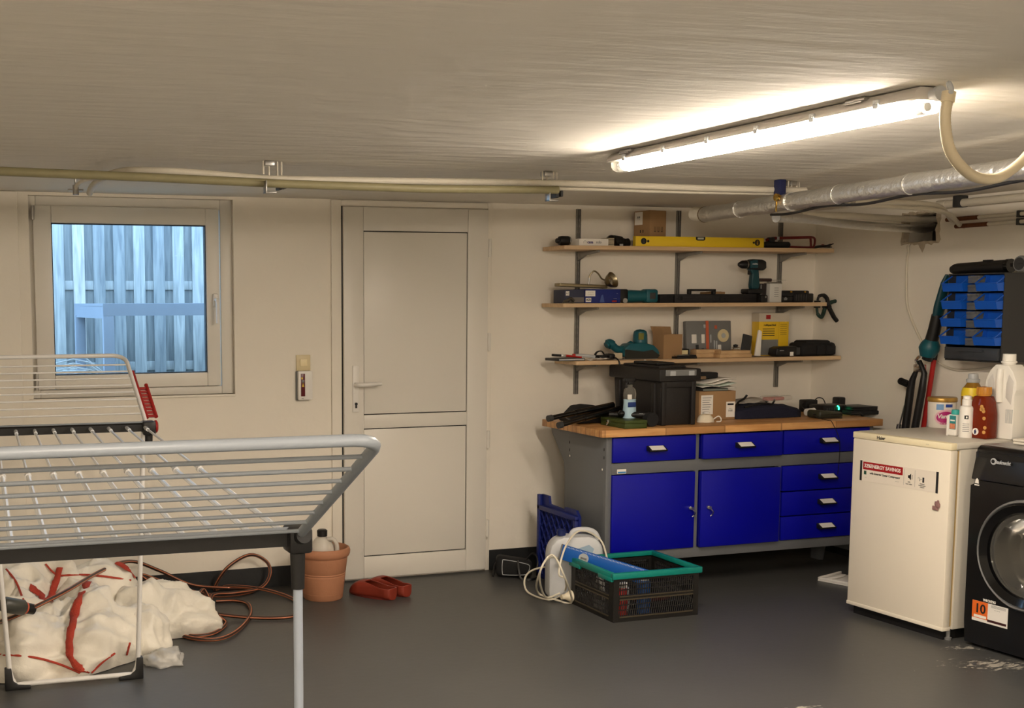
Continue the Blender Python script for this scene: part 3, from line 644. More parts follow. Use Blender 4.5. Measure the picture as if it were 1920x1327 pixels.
# round-holed front panel
cy_, cz_, R0 = -.285, .43, .222
bm = bmn(); n = 48; out = []; inn = []
def sq(a):
    c, s = math.cos(a), math.sin(a)
    ty = ((0-.001-cy_)/c if c > 1e-6 else (-WW+.001-cy_)/c if c < -1e-6 else 1e9); tz = ((WH-.147-cz_)/s if s > 1e-6 else (.015-cz_)/s if s < -1e-6 else 1e9)
    t = min(ty, tz); return (cy_+c*t, cz_+s*t)
for x in (0, .02):
    o_ = []; i_ = []
    for k in range(n):
        a = 2*PI*(k+.5)/n; y, z = sq(a); o_.append(bm.verts.new((x, y, z))); i_.append(bm.verts.new((x, cy_+R0*math.cos(a), cz_+R0*math.sin(a))))
    out.append(o_); inn.append(i_)
for k in range(n):
    j = (k+1) % n
    bm.faces.new((out[0][k], out[0][j], inn[0][j], inn[0][k])); bm.faces.new((inn[0][k], inn[0][j], inn[1][j], inn[1][k])); bm.faces.new((out[0][j], out[0][k], out[1][k], out[1][j]))
obj('front_panel', bm, M_WB, WM, recalc=True)
sbox('lid', (.06, -WW, WH-.028), (WD, 0, WH), mat('washer_lid_grey', (150, 146, 140), .35), WM, .006)
door = bmn(); lathe(door, [(.168, .0), (.175, -.018), (.205, -.03), (.222, -.012), (.225, .004), (.215, .01)], 48, (0, cy_, cz_), 'X', cap=False); DO = obj('door', door, M_BLACKG, WM)
bm = bmn(); lathe(bm, [(.214, -.02), (.217, -.0245), (.224, -.018), (.226, -.008), (.222, -.006), (.214, -.02)], 48, (0, cy_, cz_), 'X', cap=False); obj('door_ring', bm, mat('silver_ring', (190, 190, 190), .3, metal=.7), DO)
bm = bmn(); lathe(bm, [(.17, -.006), (.15, .0), (.13, .05), (.118, .10), (.09, .118), (.0, .122)], 48, (0, cy_, cz_), 'X', cap=False); obj('door_glass', bm, mat('door_glass', (160, 158, 150), .03, trans=.85, ior=1.25), DO)
bm = bmn(); lathe(bm, [(.19, .03), (.2, .05), (.2, .3), (.0, .32)], 40, (0, cy_, cz_), 'X', cap=False); DR = obj('drum', bm, mat('drum_steel', (150, 146, 138), .3, metal=1.), WM)
bm = bmn()
for i in range(6):
    for k in range(10+6*i):
        a = 2*PI*k/(10+6*i); r_ = .025+.028*i
        lathe(bm, [(.005, .29+.0), (.0, .287)], 5, (0, cy_+r_*math.cos(a), cz_+r_*math.sin(a)), 'X')
o = obj('drum_holes', bm, M_INK, DR); o['kind'] = 'stuff'
lg = text('lettering', 'Bauknecht', .022, M_LGREY, WM, (.009, -.14, WH-.062), (PI/2-.21, 0, -PI/2), bold=.0005, sx=.8)
bm = bmn(); lathe(bm, [(.014, -.001), (.014, .0)], 18, (.010, -.097, WH-.061), 'X'); obj('logo_disc', bm, M_LGREY, WM); bm = bmn(); lathe(bm, [(.008, -.0016), (.008, .0)], 14, (.010, -.095, WH-.061), 'X'); obj('logo_centre', bm, M_WB, WM)
bm = bmn(); prism(bm, [(-.022, .69), (-.04, .69), (-.038, .705), (-.031, .712), (-.024, .705)], -.0012, 0, 'YZ'); box(bm, (-.0012, -.043, .681), (0, -.02, .686)); obj('wool_mark', bm, M_PAPER, WM)
s = sbox('notice_sticker', (-.0012, -.21, .115), (0, -.04, .20), mat('sticker_white2', (226, 222, 214), .5), WM)
sbox('orange_field', (-.0018, -.115, .128), (-.001, -.04, .20), mat('sticker_orange', (222, 104, 34), .5), s)
text('lettering', '10', .054, M_INK, s, (-.0022, -.079, .168), RL, bold=.0012); sbox('orange_note', (-.0021, -.11, .131), (-.0017, -.05, .142), M_PAPER, s)
sbox('dark_line', (-.0018, -.205, .123), (-.001, -.115, .133), mat('maroon_print', (60, 24, 26), .5), s)
text('lettering', 'WICHTIG', .014, M_PAPER, WM, (-.0004, -.12, .209), RL, bold=.0006); text('lettering', '--- ---- ---', .0075, M_INK, s, (-.0016, -.16, .178), RL)
for k in range(4): sbox('print_line', (-.0016, -.2, .186+.003*k), (-.001, -.13, .187+.003*k), M_GREY, s)
for y in (-WW+.05, -.05):
    bm = bmn(); lathe(bm, [(.018, 0), (.018, .012)], 12, (.06, y, 0)); obj('foot', bm, M_BLACK, WM)

# ================================================================== DRYING RACK
M_RW = mat('rack_white_lacquer', (226, 224, 220), .35)
M_RG = mat('rack_grey_tube', (136, 142, 148), .4)
M_RALU = mat('rack_rod_white', (240, 242, 244), .2)
RN, RFAR = Vector((.668, 2.315, .985)), Vector((.748, 4.585, .985))
ax = (RFAR-RN).normalized(); sd = Vector((ax.y, -ax.x, 0)); RWID = .62
DRK = thing('drying_rack', 'large extendable clothes drying rack with grey and white rods', 'drying rack', (RN.x-.3, 3.45, 0))
def rp(s, t, z=0.): return RN + ax*t - sd*s + Vector((0, 0, z))       # s: from right edge to the left, t: along the length
LEN = (RFAR-RN).length
def bar(name, t, m1):
    bm = bmn(); d = ax
    for a, b, z0, z1, w in ((-.012, RWID+.012, -.016, .016, .013),):
        poly = [(-w, z0), (-w, z1-.006), (-w+.006, z1), (w-.006, z1), (w, z1-.006), (w, z0)]
        A = [bm.verts.new(rp(a, t+p[0], p[1])) for p in poly]; B = [bm.verts.new(rp(b, t+p[0], p[1])) for p in poly]
        n = len(poly); bm.faces.new(A); bm.faces.new(B[::-1])
        for i in range(n): bm.faces.new((A[i], B[i], B[(i+1) % n], A[(i+1) % n]))
    return obj(name, bm, m1, DRK, True, recalc=True)
bar('end_bar', 0, M_BLACK); bar('end_bar', LEN, M_BLACK)
bm = bmn(); tube(bm, [rp(.0, -.004, .0175), rp(RWID, -.004, .0175)], .004, 8); obj('bar_trim', bm, M_RG, DRK, True)
bm = bmn(); tube(bm, [rp(.0, LEN-.004, .0175), rp(RWID, LEN-.004, .0175)], .004, 8); obj('bar_trim', bm, M_RG, DRK, True)
for k in range(10):
    s = .012 + k*.0665
    bm = bmn(); tube(bm, [rp(s, .01), rp(s, 1.05)], .0062, 8); tube(bm, [rp(s, 1.05), rp(s, LEN-.01)], .0042, 8); tube(bm, [rp(s, LEN-.11), rp(s, LEN-.012)], .0068, 8)
    r_ = obj('rod', bm, M_RALU, DRK, True)
    bm = bmn(); tube(bm, [rp(s, 1.035), rp(s, 1.065)], .0095, 10); obj('collar', bm, M_RW, r_, True)
# near wing
WA = Vector((.645, 1.755, 1.236)); wv = WA - rp(0, -.02, .0)
def wing(base_t, vec, m, r, nrods, r2, rad, first=.08, trim=None):
    right0, left0 = rp(.0, base_t, .004), rp(RWID, base_t, .004)
    right1, left1 = right0+vec, left0+vec
    n = vec.normalized(); q = -sd
    c = rad
    pts = [right0, right1-n*c] + [right1-n*c*(1-math.sin(a))+q*c*(1-math.cos(a)) for a in (PI/8, PI/4, 3*PI/8)] + [right1+q*c, left1-q*c] + [left1-q*c*(1-math.sin(a))-n*c*(1-math.cos(a)) for a in (PI/8, PI/4, 3*PI/8)] + [left1-n*c, left0]
    bm = bmn(); tube(bm, pts, r, 14); fr = obj('wing_frame', bm, m, DRK, True)
    L = vec.length
    for k in range(nrods):
        d = n*(L*(first+(.86-first)*k/(nrods-1)))
        a, b = right0+d, left0+d
        bm = bmn(); tube(bm, [a, a+q*.012, b-q*.012, b], [r2*1.6, r2, r2, r2*1.6], 10); obj('wing_rod', bm, m, fr, True)
    return fr
wing(-.02, wv, M_RG, .0098, 8, .0038, .045)
FV = Vector((.722, 5.0, 1.236)) - rp(0, LEN+.03, .004); FV -= sd*FV.dot(sd)*.2
wing(LEN+.02, FV, M_RW, .0085, 8, .0034, .05, first=.16)
fn = FV.normalized()
a = rp(-.012, LEN+.03, .0); bm = bmn(); tube(bm, [a+fn*.05, a+fn*.35], .0075, 10); obj('red_sleeve', bm, M_RED, DRK, True)
bm = bmn(); up_ = fn.cross(sd).normalized()
b0 = a+fn*.06+sd*.018
for k in range(9): tube(bm, [b0+fn*.022*k-sd*.012, b0+fn*.022*k+sd*.018], .006, 6)
tube(bm, [b0+sd*.018-fn*.005, b0+fn*.2+sd*.018], .008, 8)
obj('hanger_comb', bm, M_RED, DRK, True)
# joints
for t, ss in ((0, 1), (LEN, -1)):
    for s, sg in ((-.004, 1), (RWID+.004, -1)):
        bm = bmn(); c_ = rp(s, t)
        box(bm, c_+Vector((-.024, -.03, -.03)), c_+Vector((.024, .03, .022)), .007)
        tube(bm, [rp(s, t, -.02), rp(s, t, -.105)], [.016, .0135], 12)
        tube(bm, [rp(s, t-.005*ss, .0), rp(s, t-.028*ss, .0)+(wv.normalized()*.03 if ss == 1 else fn*.0)], .0155, 12) if ss == 1 else None
        jt = obj('corner_joint', bm, M_BLACK, DRK, True)
        if ss == -1:
            bm = bmn(); lathe(bm, [(.024, 0), (.024, .006), (.018, .01)], 16, c_+Vector((sg*.025, 0, 0)), 'X'); obj('release_knob', bm, M_RED, jt, True)
# near legs
for s in (-.004, RWID+.004):
    bm = bmn(); tube(bm, [rp(s, 0, -.1), rp(s, 0, -.982)], .0098, 12); obj('leg', bm, mat('rack_leg_grey', (150, 158, 168), .35), DRK, True)
    bm = bmn(); c_ = rp(s, 0, -.985); box(bm, c_+Vector((-.02, -.02, 0)), c_+Vector((.02, .02, .05)), .006); obj('foot', bm, M_BLACK, DRK, True)
# far leg loop
fa, fb = Vector((.705, 4.655, 0)), Vector((.225, 4.668, 0))
ta, tb_ = rp(.015, LEN, -.02), rp(RWID-.045, LEN, -.02)
bm = bmn(); q = (fb-fa).normalized()
A_, B_ = fa+Vector((0, 0, .018)), fb+Vector((0, 0, .018))
path = [ta, fa+Vector((0, 0, .07)), fa+Vector((0, 0, .045))+q*.006, A_+q*.02, A_+q*.05, B_-q*.05, B_-q*.02, fb+Vector((0, 0, .045))-q*.006, fb+Vector((0, 0, .07)), tb_]
tube(bm, path, .0095, 12); obj('leg_loop', bm, M_RW, DRK, True)
for c_, sg in ((fa, 1), (fb, -1)):
    bm = bmn(); prism(bm, [(-.018, 0), (.075, 0), (.075, .014), (.03, .02), (.012, .035), (.006, .085), (-.018, .085)], -.016, .016, 'XZ', .003)
    Mx = Matrix.Translation(c_) @ Matrix.Scale(-1 if sg == 1 else 1, 4, (1, 0, 0))
    for v in bm.verts: v.co = Mx @ v.co
    obj('foot', bm, M_BLACK, DRK, True, recalc=True)

# ================================================================== THINGS ON THE FLOOR
# terracotta pot with a canister
pc = Vector((1.772, 5.66, 0))
T = thing('flower_pot', 'terracotta plant pot standing left of the door', 'plant pot', pc)
bm = bmn(); lathe(bm, [(.0, .0), (.092, 0), (.097, .006), (.1105, .118), (.1095, .1195), (.1095, .1215), (.111, .123), (.1118, .129), (.1108, .1305), (.1108, .1325), (.1123, .134), (.1215, .208), (.128, .214), (.133, .224), (.135, .24), (.131, .252), (.124, .256), (.118, .25), (.113, .2), (.1, .03), (.0, .028)], 40)
obj('body', bm, mat('terracotta', (176, 122, 90), .7, var=.08, vscale=8, bump=.1, bscale=60), T)
T = thing('canister', 'small translucent canister with black cap inside the terracotta pot', 'bottle', pc+Vector((-.0, .01, .0305)))
bm = bmn(); prof = [(.0, 0), (.062, 0), (.066, .01), (.066, .2), (.06, .228), (.04, .258), (.022, .272), (.022, .286)]
lathe(bm, prof, 24, (0, 0, 0), sx=1., sy=.8); obj('body', bm, mat('cloudy_plastic', (222, 216, 204), .35, trans=.25), T)
bm = bmn(); lathe(bm, [(.025, .275), (.026, .303), (.02, .308), (.0, .308)], 18); obj('cap', bm, M_BLACK, T)
bm = bmn(); tube(bm, cr([(.02, -.02, .262), (.045, -.035, .262), (.062, -.04, .235), (.064, -.04, .19)]), .011, 10); obj('grip', bm, MATS['cloudy_plastic'], T)

# red clogs
M_CLOG = mat('red_rubber_clog', (134, 50, 34), .45, var=.12, vscale=14)
def clog(label, loc, rz, print_=True):
    T = thing('clog', label, 'shoe', loc, rz, group='pair of red clogs by the door')
    L = .265; NT, NA = 84, 72
    bm = bmn(); g = []
    for i in range(NT+1):
        t = i/NT                                   # 0 toe .. 1 heel, along +x
        x = t*L
        w = .05*(max(0, 1-abs(1-min(t/.28, 1))**2.2))**.5 if t < .28 else (.05 - .012*math.sin((t-.28)/.72*PI*.9)**1 if t < .9 else .042)
        if t > .84: w *= .62+.38*(max(0, 1-((t-.84)/.16)**2.2))**.5
        w = max(w, .004)
        hh = .078*math.sin(min(1, t/.33)*PI/2)**.7 if t < .5 else .078+.012*(t-.5)
        if t > .5: hh = .078 + .004*(t-.5)
        hh = max(hh, .02)
        ring = []
        for k in range(NA):
            a = -PI/2 + 2*PI*k/NA
            c, s = math.cos(a), math.sin(a)
            yy = w*(abs(c)**.6)*(1 if c > 0 else -1); zz = hh/2 + hh/2*(abs(s)**.62)*(1 if s > 0 else -1)
            ring.append(bm.verts.new((x, yy, zz+.001)))
        g.append(ring)
    for i in range(NT):
        t = (i+.5)/NT
        for k in range(NA):
            a = -PI/2 + 2*PI*(k+.5)/NA; s = math.sin(a)
            lim = .9-1.7*(t-.40) if t > .40 else 2
            lim = max(lim, .3)
            if t > .40 and s > lim: continue
            f = bm.faces.new((g[i][k], g[i+1][k], g[i+1][(k+1) % NA], g[i][(k+1) % NA])); f.smooth = True
    bm.faces.new(g[0][::-1]); hv = [g[NT][k] for k in range(NA//2, NA)] + [g[NT][k] for k in range(NA//2)]
    hv = [v for k, v in sorted(((k, g[NT][k]) for k in range(NA)), key=lambda q: (q[0]-3*NA//4) % NA) if math.sin(-PI/2+2*PI*k/NA) <= .33]
    bm.faces.new(hv)
    bmesh.ops.recalc_face_normals(bm, faces=bm.faces[:])
    o = obj('shell', bm, M_CLOG, T, ang=60); md = o.modifiers.new('thick', 'SOLIDIFY'); md.thickness = .0055; md.offset = -1
    bm = bmn(); pts = [(.02+.0, 0)]; pl = []
    for i in range(25):
        a = 2*PI*i/25; pl.append((L*.52+L*.41*math.cos(a), .033*math.sin(a)*(1 if math.cos(a) < .2 else .92)))
    prism(bm, pl, .022, .026, 'XY'); obj('insole', bm, mat('worn_insole', (176, 160, 126), .8, var=.5, vscale=60) if print_ else mat('dark_insole', (70, 40, 32), .8), T)
    bm = bmn(); prism(bm, [(L*.5+L*.49*math.cos(2*PI*i/30), .044*math.sin(2*PI*i/30)) for i in range(30)], 0, .008, 'XY'); obj('sole', bm, mat('dark_red_sole', (96, 28, 18), .7), T)
    return T
c1 = at_z(690, 1112, .0); c2 = at_z(733, 1110, .0)
clog('red rubber clog with pale worn insole, left of the pair', (1.935, 5.715, 0), math.radians(-57))
clog('red rubber clog nearer to the door middle, right of the pair', (2.045, 5.765, 0), math.radians(-62), False)

# small black bag by the door
p0 = Vector((2.86, 5.76, 0))
T = thing('camera_bag', 'small black bag with white piping on the floor beside the door', 'bag', p0, -.45)
bm = bmn(); box(bm, (-.095, -.045, .01), (.095, .05, .115), .022, seg=4)
for v in bm.verts: v.co.z *= 1-.25*max(0, v.co.x/.1); v.co += Vector((0, 0, .004*noise.noise(v.co*40)))
obj('body', bm, M_BLACKM, T)
bm = bmn(); loop = [(-.06, -.048, .03), (-.06, -.048, .09), (-.045, -.048, .1), (.06, -.048, .082), (.082, -.048, .066), (.072, -.048, .035), (.05, -.048, .022), (-.045, -.048, .02)]
tube(bm, cr(loop, 4, True), .002, 6, closed=True); obj('piping', bm, M_LGREY, T)
bm = bmn(); tube(bm, cr([(-.08, -.03, .1), (-.1, -.02, .06), (-.105, -.03, .02), (-.11, -.03, .006)]), .006, 6); tube(bm, cr([(.02, -.05, .1), (.025, -.06, .05), (.04, -.075, .006), (.09, -.08, .006), (.13, -.03, .008)]), .006, 6, flat=.5); tube(bm, cr([(.06, .0, .09), (.1, .02, .125), (.125, .02, .09), (.12, .01, .04)]), .006, 6); obj('strap', bm, M_BLACK, T)

# blue folded crate against the bench side
M_BLUEP = mat('dark_blue_plastic', (14, 30, 104), .45)
xq = 3.01
T = thing('folded_crate', 'dark blue lattice folding crate leaning between wall and workbench', 'crate', (xq, 5.5, 0))
bm = bmn()
Y0, Y1, ZT = 5.33, 5.74, .44
prof = [(Y1, 0), (Y1, ZT-.01), (Y1-.01, ZT), (Y1-.09, ZT), (Y1-.1, ZT-.04), (Y1-.26, ZT-.045), (Y1-.265, ZT-.03), (Y0+.03, ZT-.03), (Y0, ZT-.06), (Y0, 0)]
prism(bm, prof, .02, .034, 'YZ'); 
for v in bm.verts: v.co.x += xq-.03
obj('panel', bm, M_BLUEP, T, True)
bm = bmn()
for a_, b_, c_, d_ in ((Y0, Y1, 0, .025), (Y0, Y0+.025, 0, ZT-.07), (Y1-.025, Y1, 0, ZT), (Y0, Y1, ZT-.08, ZT-.055)): box(bm, (xq-.03, a_, c_), (xq-.01, b_, d_), .003)
obj('rim', bm, M_BLUEP, T, True)
nl = 0
for sgn in (1, -1):
    for k in range(-8, 12):
        # diagonal ribs clipped to the panel
        c0 = Y0+.02 + k*.055; pts = []
        z0, z1 = .02, ZT-.06
        ya, yb_ = c0, c0+(z1-z0)*.75
        if sgn < 0: ya, yb_ = yb_, ya
        def clip(y0_, z0_, y1_, z1_):
            t0, t1 = 0., 1.; dy = y1_-y0_
            for lo, hi in ((Y0+.02, Y1-.02),):
                if abs(dy) < 1e-9: return None
                a_, b_ = (lo-y0_)/dy, (hi-y0_)/dy
                if a_ > b_: a_, b_ = b_, a_
                t0, t1 = max(t0, a_), min(t1, b_)
            return None if t1-t0 < .03 else ((y0_+dy*t0, z0_+(z1_-z0_)*t0), (y0_+dy*t1, z0_+(z1_-z0_)*t1))
        q = clip(ya, z0, yb_, z1)
        if q:
            bm = bmn(); tube(bm, [(xq-.019, q[0][0], q[0][1]), (xq-.019, q[1][0], q[1][1])], .0055, 4); obj('rib', bm, M_BLUEP, T, True)

# white canister
jc = Vector((2.94, 5.265, 0))
T = thing('white_canister', 'white plastic jerrycan with blue cap behind the black crate', 'canister', jc, math.radians(-16))
M_JER = mat('milky_plastic', (214, 216, 218), .4, trans=.12)
bm = bmn()
pl = [(-.135, .005), (-.135, .22), (-.125, .265), (-.1, .295), (-.06, .31), (.06, .312), (.1, .30), (.13, .265), (.138, .22), (.138, .005)]
prism(bm, pl, -.055, .055, 'XZ', .02); obj('body', bm, M_JER, T)
bm = bmn(); lathe(bm, [(.022, 0), (.022, .026), (.018, .03), (0, .03)], 16, (-.065, 0, .308)); obj('cap', bm, mat('navy_cap', (20, 34, 90), .4), T)
bm = bmn(); tube(bm, cr([(-.02, 0, .3), (.0, 0, .33), (.06, 0, .335), (.1, 0, .32), (.12, 0, .285)]), .013, 10); obj('grip', bm, M_JER, T)
bm = bmn(); prism(bm, [(-.0, .25), (.06, .27), (.085, .25), (.07, .21), (.05, .205)], -.0565, -.054, 'XZ'); obj('grip_recess', bm, mat('recess_blue', (156, 178, 196), .4), T)

# green-rimmed folding crate
M_CRB = mat('black_crate_plastic', (24, 22, 20), .5); M_CRG = mat('green_crate_rim', (10, 128, 116), .4)
X0, X1, Y0, Y1, CZ = 2.866, 3.312, 4.765, 5.155, .228
T = thing('folding_crate', 'black perforated folding crate with a teal green rim', 'crate', ((X0+X1)/2, (Y0+Y1)/2, 0))
hw, hd = (X1-X0)/2, (Y1-Y0)/2
sbox('bottom', (-hw+.006, -hd+.006, .004), (hw-.006, hd-.006, .012), M_CRB, T)
def wall_(nm, p0, p1, inn):
    """p0->p1 along the wall, inn inward normal"""
    p0 = Vector(p0); p1 = Vector(p1); d = (p1-p0); L = d.length; d.normalize(); inn = Vector(inn); th = .012
    def bx2(bm, a, b, z0, z1, off=0., t=th):
        q = [p0+d*a+inn*off, p0+d*b+inn*(off+t)]
        lo = Vector((min(q[0].x, q[1].x), min(q[0].y, q[1].y), z0)); hi = Vector((max(q[0].x, q[1].x), max(q[0].y, q[1].y), z1)); box(bm, lo, hi)
    bm = bmn()
    bx2(bm, 0, .028, 0, CZ-.02); bx2(bm, L-.028, L, 0, CZ-.02); bx2(bm, .028, L-.028, 0, .028); bx2(bm, .028, L-.028, .1, .122); bx2(bm, .028, L-.028, CZ-.04, CZ-.02)
    f = obj(nm, bm, M_CRB, T)
    bm = bmn(); bx2(bm, .03, L-.03, .1, .106, -.004, .006); bx2(bm, .03, L-.03, .115, .12, -.004, .006); bx2(bm, .03, L-.03, .02, .026, -.004, .006); obj('ridge', bm, mat('crate_edge', (70, 62, 48), .45), f)['kind'] = 'stuff'
    bm = bmn(); n = int((L-.056)/.011)
    for k in range(n+1):
        a = .028+(L-.056)*k/n
        for z0, z1 in ((.028, .1), (.122, CZ-.04)):
            sh = .012 if z0 < .1 else .004
            A = p0+d*(a-sh/2)+inn*.005; B = p0+d*(a+sh/2)+inn*.005
            tube(bm, [(A.x, A.y, z0), (B.x, B.y, z1)], .0027, 4)
        # short cross ties
    for z in (.052, .075, .145, .168): bx2(bm, .028, L-.028, z, z+.004, .003, .005)
    obj('grille', bm, M_CRB, f)['kind'] = 'stuff'
wall_('side_wall', (-hw, -hd, 0), (hw, -hd, 0), (0, 1, 0)); wall_('side_wall', (-hw, hd, 0), (hw, hd, 0), (0, -1, 0))
wall_('end_wall', (-hw, -hd+.013, 0), (-hw, hd-.013, 0), (1, 0, 0)); wall_('end_wall', (hw, -hd+.013, 0), (hw, hd-.013, 0), (-1, 0, 0))
bm = bmn(); e_ = .012
for a_, b_ in (((-hw-e_, -hd-e_), (hw+e_, -hd+.012)), ((-hw-e_, hd-.012), (hw+e_, hd+e_)), ((-hw-e_, -hd+.012), (-hw+.012, hd-.012)), ((hw-.012, -hd+.012), (hw+e_, hd-.012))): box(bm, (*a_, CZ-.028), (*b_, CZ), .004)
box(bm, (-hw-e_-.003, -hd+.0, CZ-.04), (-hw+.0, -hd+.12, CZ-.02), .003); box(bm, (-hw-e_-.003, hd-.1, CZ-.04), (-hw+.0, hd, CZ-.02), .003)
obj('rim', bm, M_CRG, T)
# crate contents
cx0, cy0 = T.location.x, T.location.y
def can(label, loc, r, h, m, name='spray_can', cat='can', rot=(0, 0, 0), capm=None, group=None):
    Q = thing(name, label, cat, loc, rot=rot, group=group); bm = bmn(); lathe(bm, [(0, 0), (r, 0), (r, h*.8), (r*.7, h*.86)], 18); obj('body', bm, m, Q)
    bm = bmn(); lathe(bm, [(r*.68, h*.86), (r*.68, h), (r*.6, h*1.01), (0, h*1.01)], 16); obj('cap', bm, capm or M_WHITE, Q); return Q
can('blue can standing inside the green rimmed crate', (cx0-.02, cy0-.12, .0125), .032, .18, mat('mid_blue_can', (36, 84, 150), .4))
can('small red can standing inside the green rimmed crate', (cx0-.14, cy0-.13, .0125), .024, .15, mat('tomato_red', (196, 40, 34), .4))
can('small white can inside the crate near its left end', (cx0-.17, cy0+.02, .0125), .026, .15, M_WHITE)
can('grey can lying under the blue rule in the crate', (cx0-.08, cy0-.05, .0125), .025, .13, M_LGREY)
Q = thing('brush', 'dark red handled brush inside the crate near its right end', 'brush', (cx0+.08, cy0-.03, .0125)); bm = bmn(); box(bm, (-.1, -.03, 0), (.08, .03, .03), .006); obj('bristles', bm, M_BLACKM, Q); bm = bmn(); box(bm, (-.1, -.03, .03), (.08, .03, .05), .008); tube(bm, [(.08, 0, .04), (.1, 0, .042)], .012, 8); obj('back', bm, mat('dark_red_wood', (84, 34, 34), .6), Q)
# blue spirit rule
a0, a1 = at_y(1053, 1034, 5.17), Vector((3.14, 4.90, .155))
T = thing('blue_rule', 'bright blue rule with a round vial resting on the crate rim', 'ruler', a0)
d = (a1-a0); L = d.length; d.normalize()
xa_ = d; ya_ = Vector((-d.y, d.x, 0)).normalized(); za_ = xa_.cross(ya_)
if za_.z < 0: za_ = -za_; ya_ = -ya_
Mr = Matrix(((xa_.x, ya_.x, za_.x, a0.x), (xa_.y, ya_.y, za_.y, a0.y), (xa_.z, ya_.z, za_.z, a0.z), (0, 0, 0, 1)))
M_RUL = mat('rule_blue', (22, 92, 176), .4)
def rul(nm, fn, m, par=None):
    bm = bmn(); fn(bm)
    for v in bm.verts: v.co = Mr @ v.co
    return obj(nm, bm, m, T, True, recalc=True)
rul('blade', lambda b: box(b, (0, -.009, -.036), (L, .009, .036), .002), M_RUL)
rul('end_strip', lambda b: box(b, (-.008, -.009, -.036), (0, .009, .036), .001), M_GREY)
def _v(b): lathe(b, [(.024, -.0105), (.024, .0)], 22, (.11, 0, .002), 'Y')
rul('vial_ring', _v, M_LGREY); rul('vial', lambda b: box(b, (.095, -.0115, -.004), (.125, -.0104, .006), .001), M_GREY)
rul('level_window', lambda b: [box(b, (.33, -.0105, -.025), (.375, -.0, -.005), .002)], M_PAPER); rul('level_vial', lambda b: box(b, (.336, -.0112, -.02), (.369, -.0104, -.01), .001), M_BLACK)
def _tick(b):
    for k in range(60): box(b, (.02+k*.0065, -.0096, .028), (.0215+k*.0065, -.0088, .034 if k % 5 else .036))
rul('tick_marks', _tick, M_PAPER)['kind'] = 'stuff'
# white cable with plug
wc = [(1140, 1055, 5.05), (1128, 1015, 5.18), (1100, 996, 5.18), (1078, 1000, 5.18), (1058, 1030, 5.1), (1048, 1075, 5.05), (1060, 1085, 5.03)]
P3 = [at_y(u, v, y) for u, v, y in wc]
P3 += [at_z(u, v, z) for u, v, z in ((1058, 1110, .03), (1030, 1124, .012), (990, 1110, .012), (984, 1085, .06), (1000, 1068, .11), (1040, 1060, .15), (1070, 1058, .13))]
P3 += [at_y(1030, 1045, 5.08), at_y(1008, 1085, 5.06), at_z(1010, 1112, .02), at_z(1045, 1125, .012), at_z(1072, 1128, .012)]
P3 += [at_y(1058, 1080, 4.98), at_y(1035, 1040, 5.03), at_y(1012, 1075, 5.0), at_z(1022, 1118, .03), at_z(1050, 1112, .04)]
T = thing('extension_cable', 'white cable bundled in loops beside the crate', 'cable', at_z(1030, 1124, 0))
bm = bmn(); tube(bm, cr(P3, 8), .0048, 8); obj('cord', bm, mat('white_cord', (222, 214, 194), .5), T, True)
q = at_z(1063, 1118, .035); bm = bmn(); lathe(bm, [(.0, -.03), (.012, -.03), (.014, -.01), (.026, .012), (.029, .022), (.029, .046), (.0, .046)], 18, q+Vector((0, 0, .0)), 'X'); obj('plug', bm, mat('ivory_plug', (230, 218, 190), .4), T, True)

# garden hose
M_HO = mat('hose_dark_brown', (58, 40, 32), .45); M_HS = mat('hose_orange_stripe', (182, 108, 72), .45)
hz = [(-30, 1185, .06), (0, 1166, .2), (40, 1150, .27), (120, 1110, .32), (190, 1070, .30), (245, 1052, .24), (300, 1070, .14), (360, 1096, .06), (430, 1102, .02), (476, 1106, .012), (440, 1115, .014), (395, 1116, .02), (330, 1102, .05), (275, 1105, .12), (262, 1112, .14), (330, 1135, .08), (400, 1150, .03), (480, 1158, .012), (546, 1156, .012), (563, 1143, .012), (548, 1122, .012), (490, 1104, .03), (430, 1099, .028), (395, 1096, .02)]
P3 = [at_z(*t) for t in hz] + [at_y(425, 1065, 5.86), at_y(468, 1040, 5.9), at_y(500, 1053, 5.9), at_y(506, 1078, 5.88)] + [at_z(*t) for t in ((488, 1102, .03), (440, 1111, .035), (400, 1115, .03), (392, 1135, .02), (355, 1168, .012), (330, 1180, .012), (360, 1192, .012), (400, 1187, .012), (423, 1168, .012), (405, 1152, .05), (370, 1130, .07), (380, 1105, .06), (392, 1122, .03), (396, 1140, .025))]
P3 += [at_z(*t) for t in ((380, 1126, .06), (330, 1100, .12), (290, 1085, .17), (265, 1078, .2), (290, 1100, .15), (306, 1135, .08), (318, 1172, .016), (345, 1192, .012), (400, 1199, .012), (440, 1185, .012), (468, 1155, .012), (466, 1133, .012), (440, 1126, .012), (405, 1127, .012))]
P3 = [Vector((p.x, min(p.y, YW-.03), p.z)) for p in P3]
bm = bmn(); tube(bm, cr(P3, 10), .0085, 12, stripe=(1, 4, 7, 10))
tag(obj('garden_hose', bm, [M_HO, M_HS]), 'brown striped garden hose tangled on the floor under the rack', 'hose')

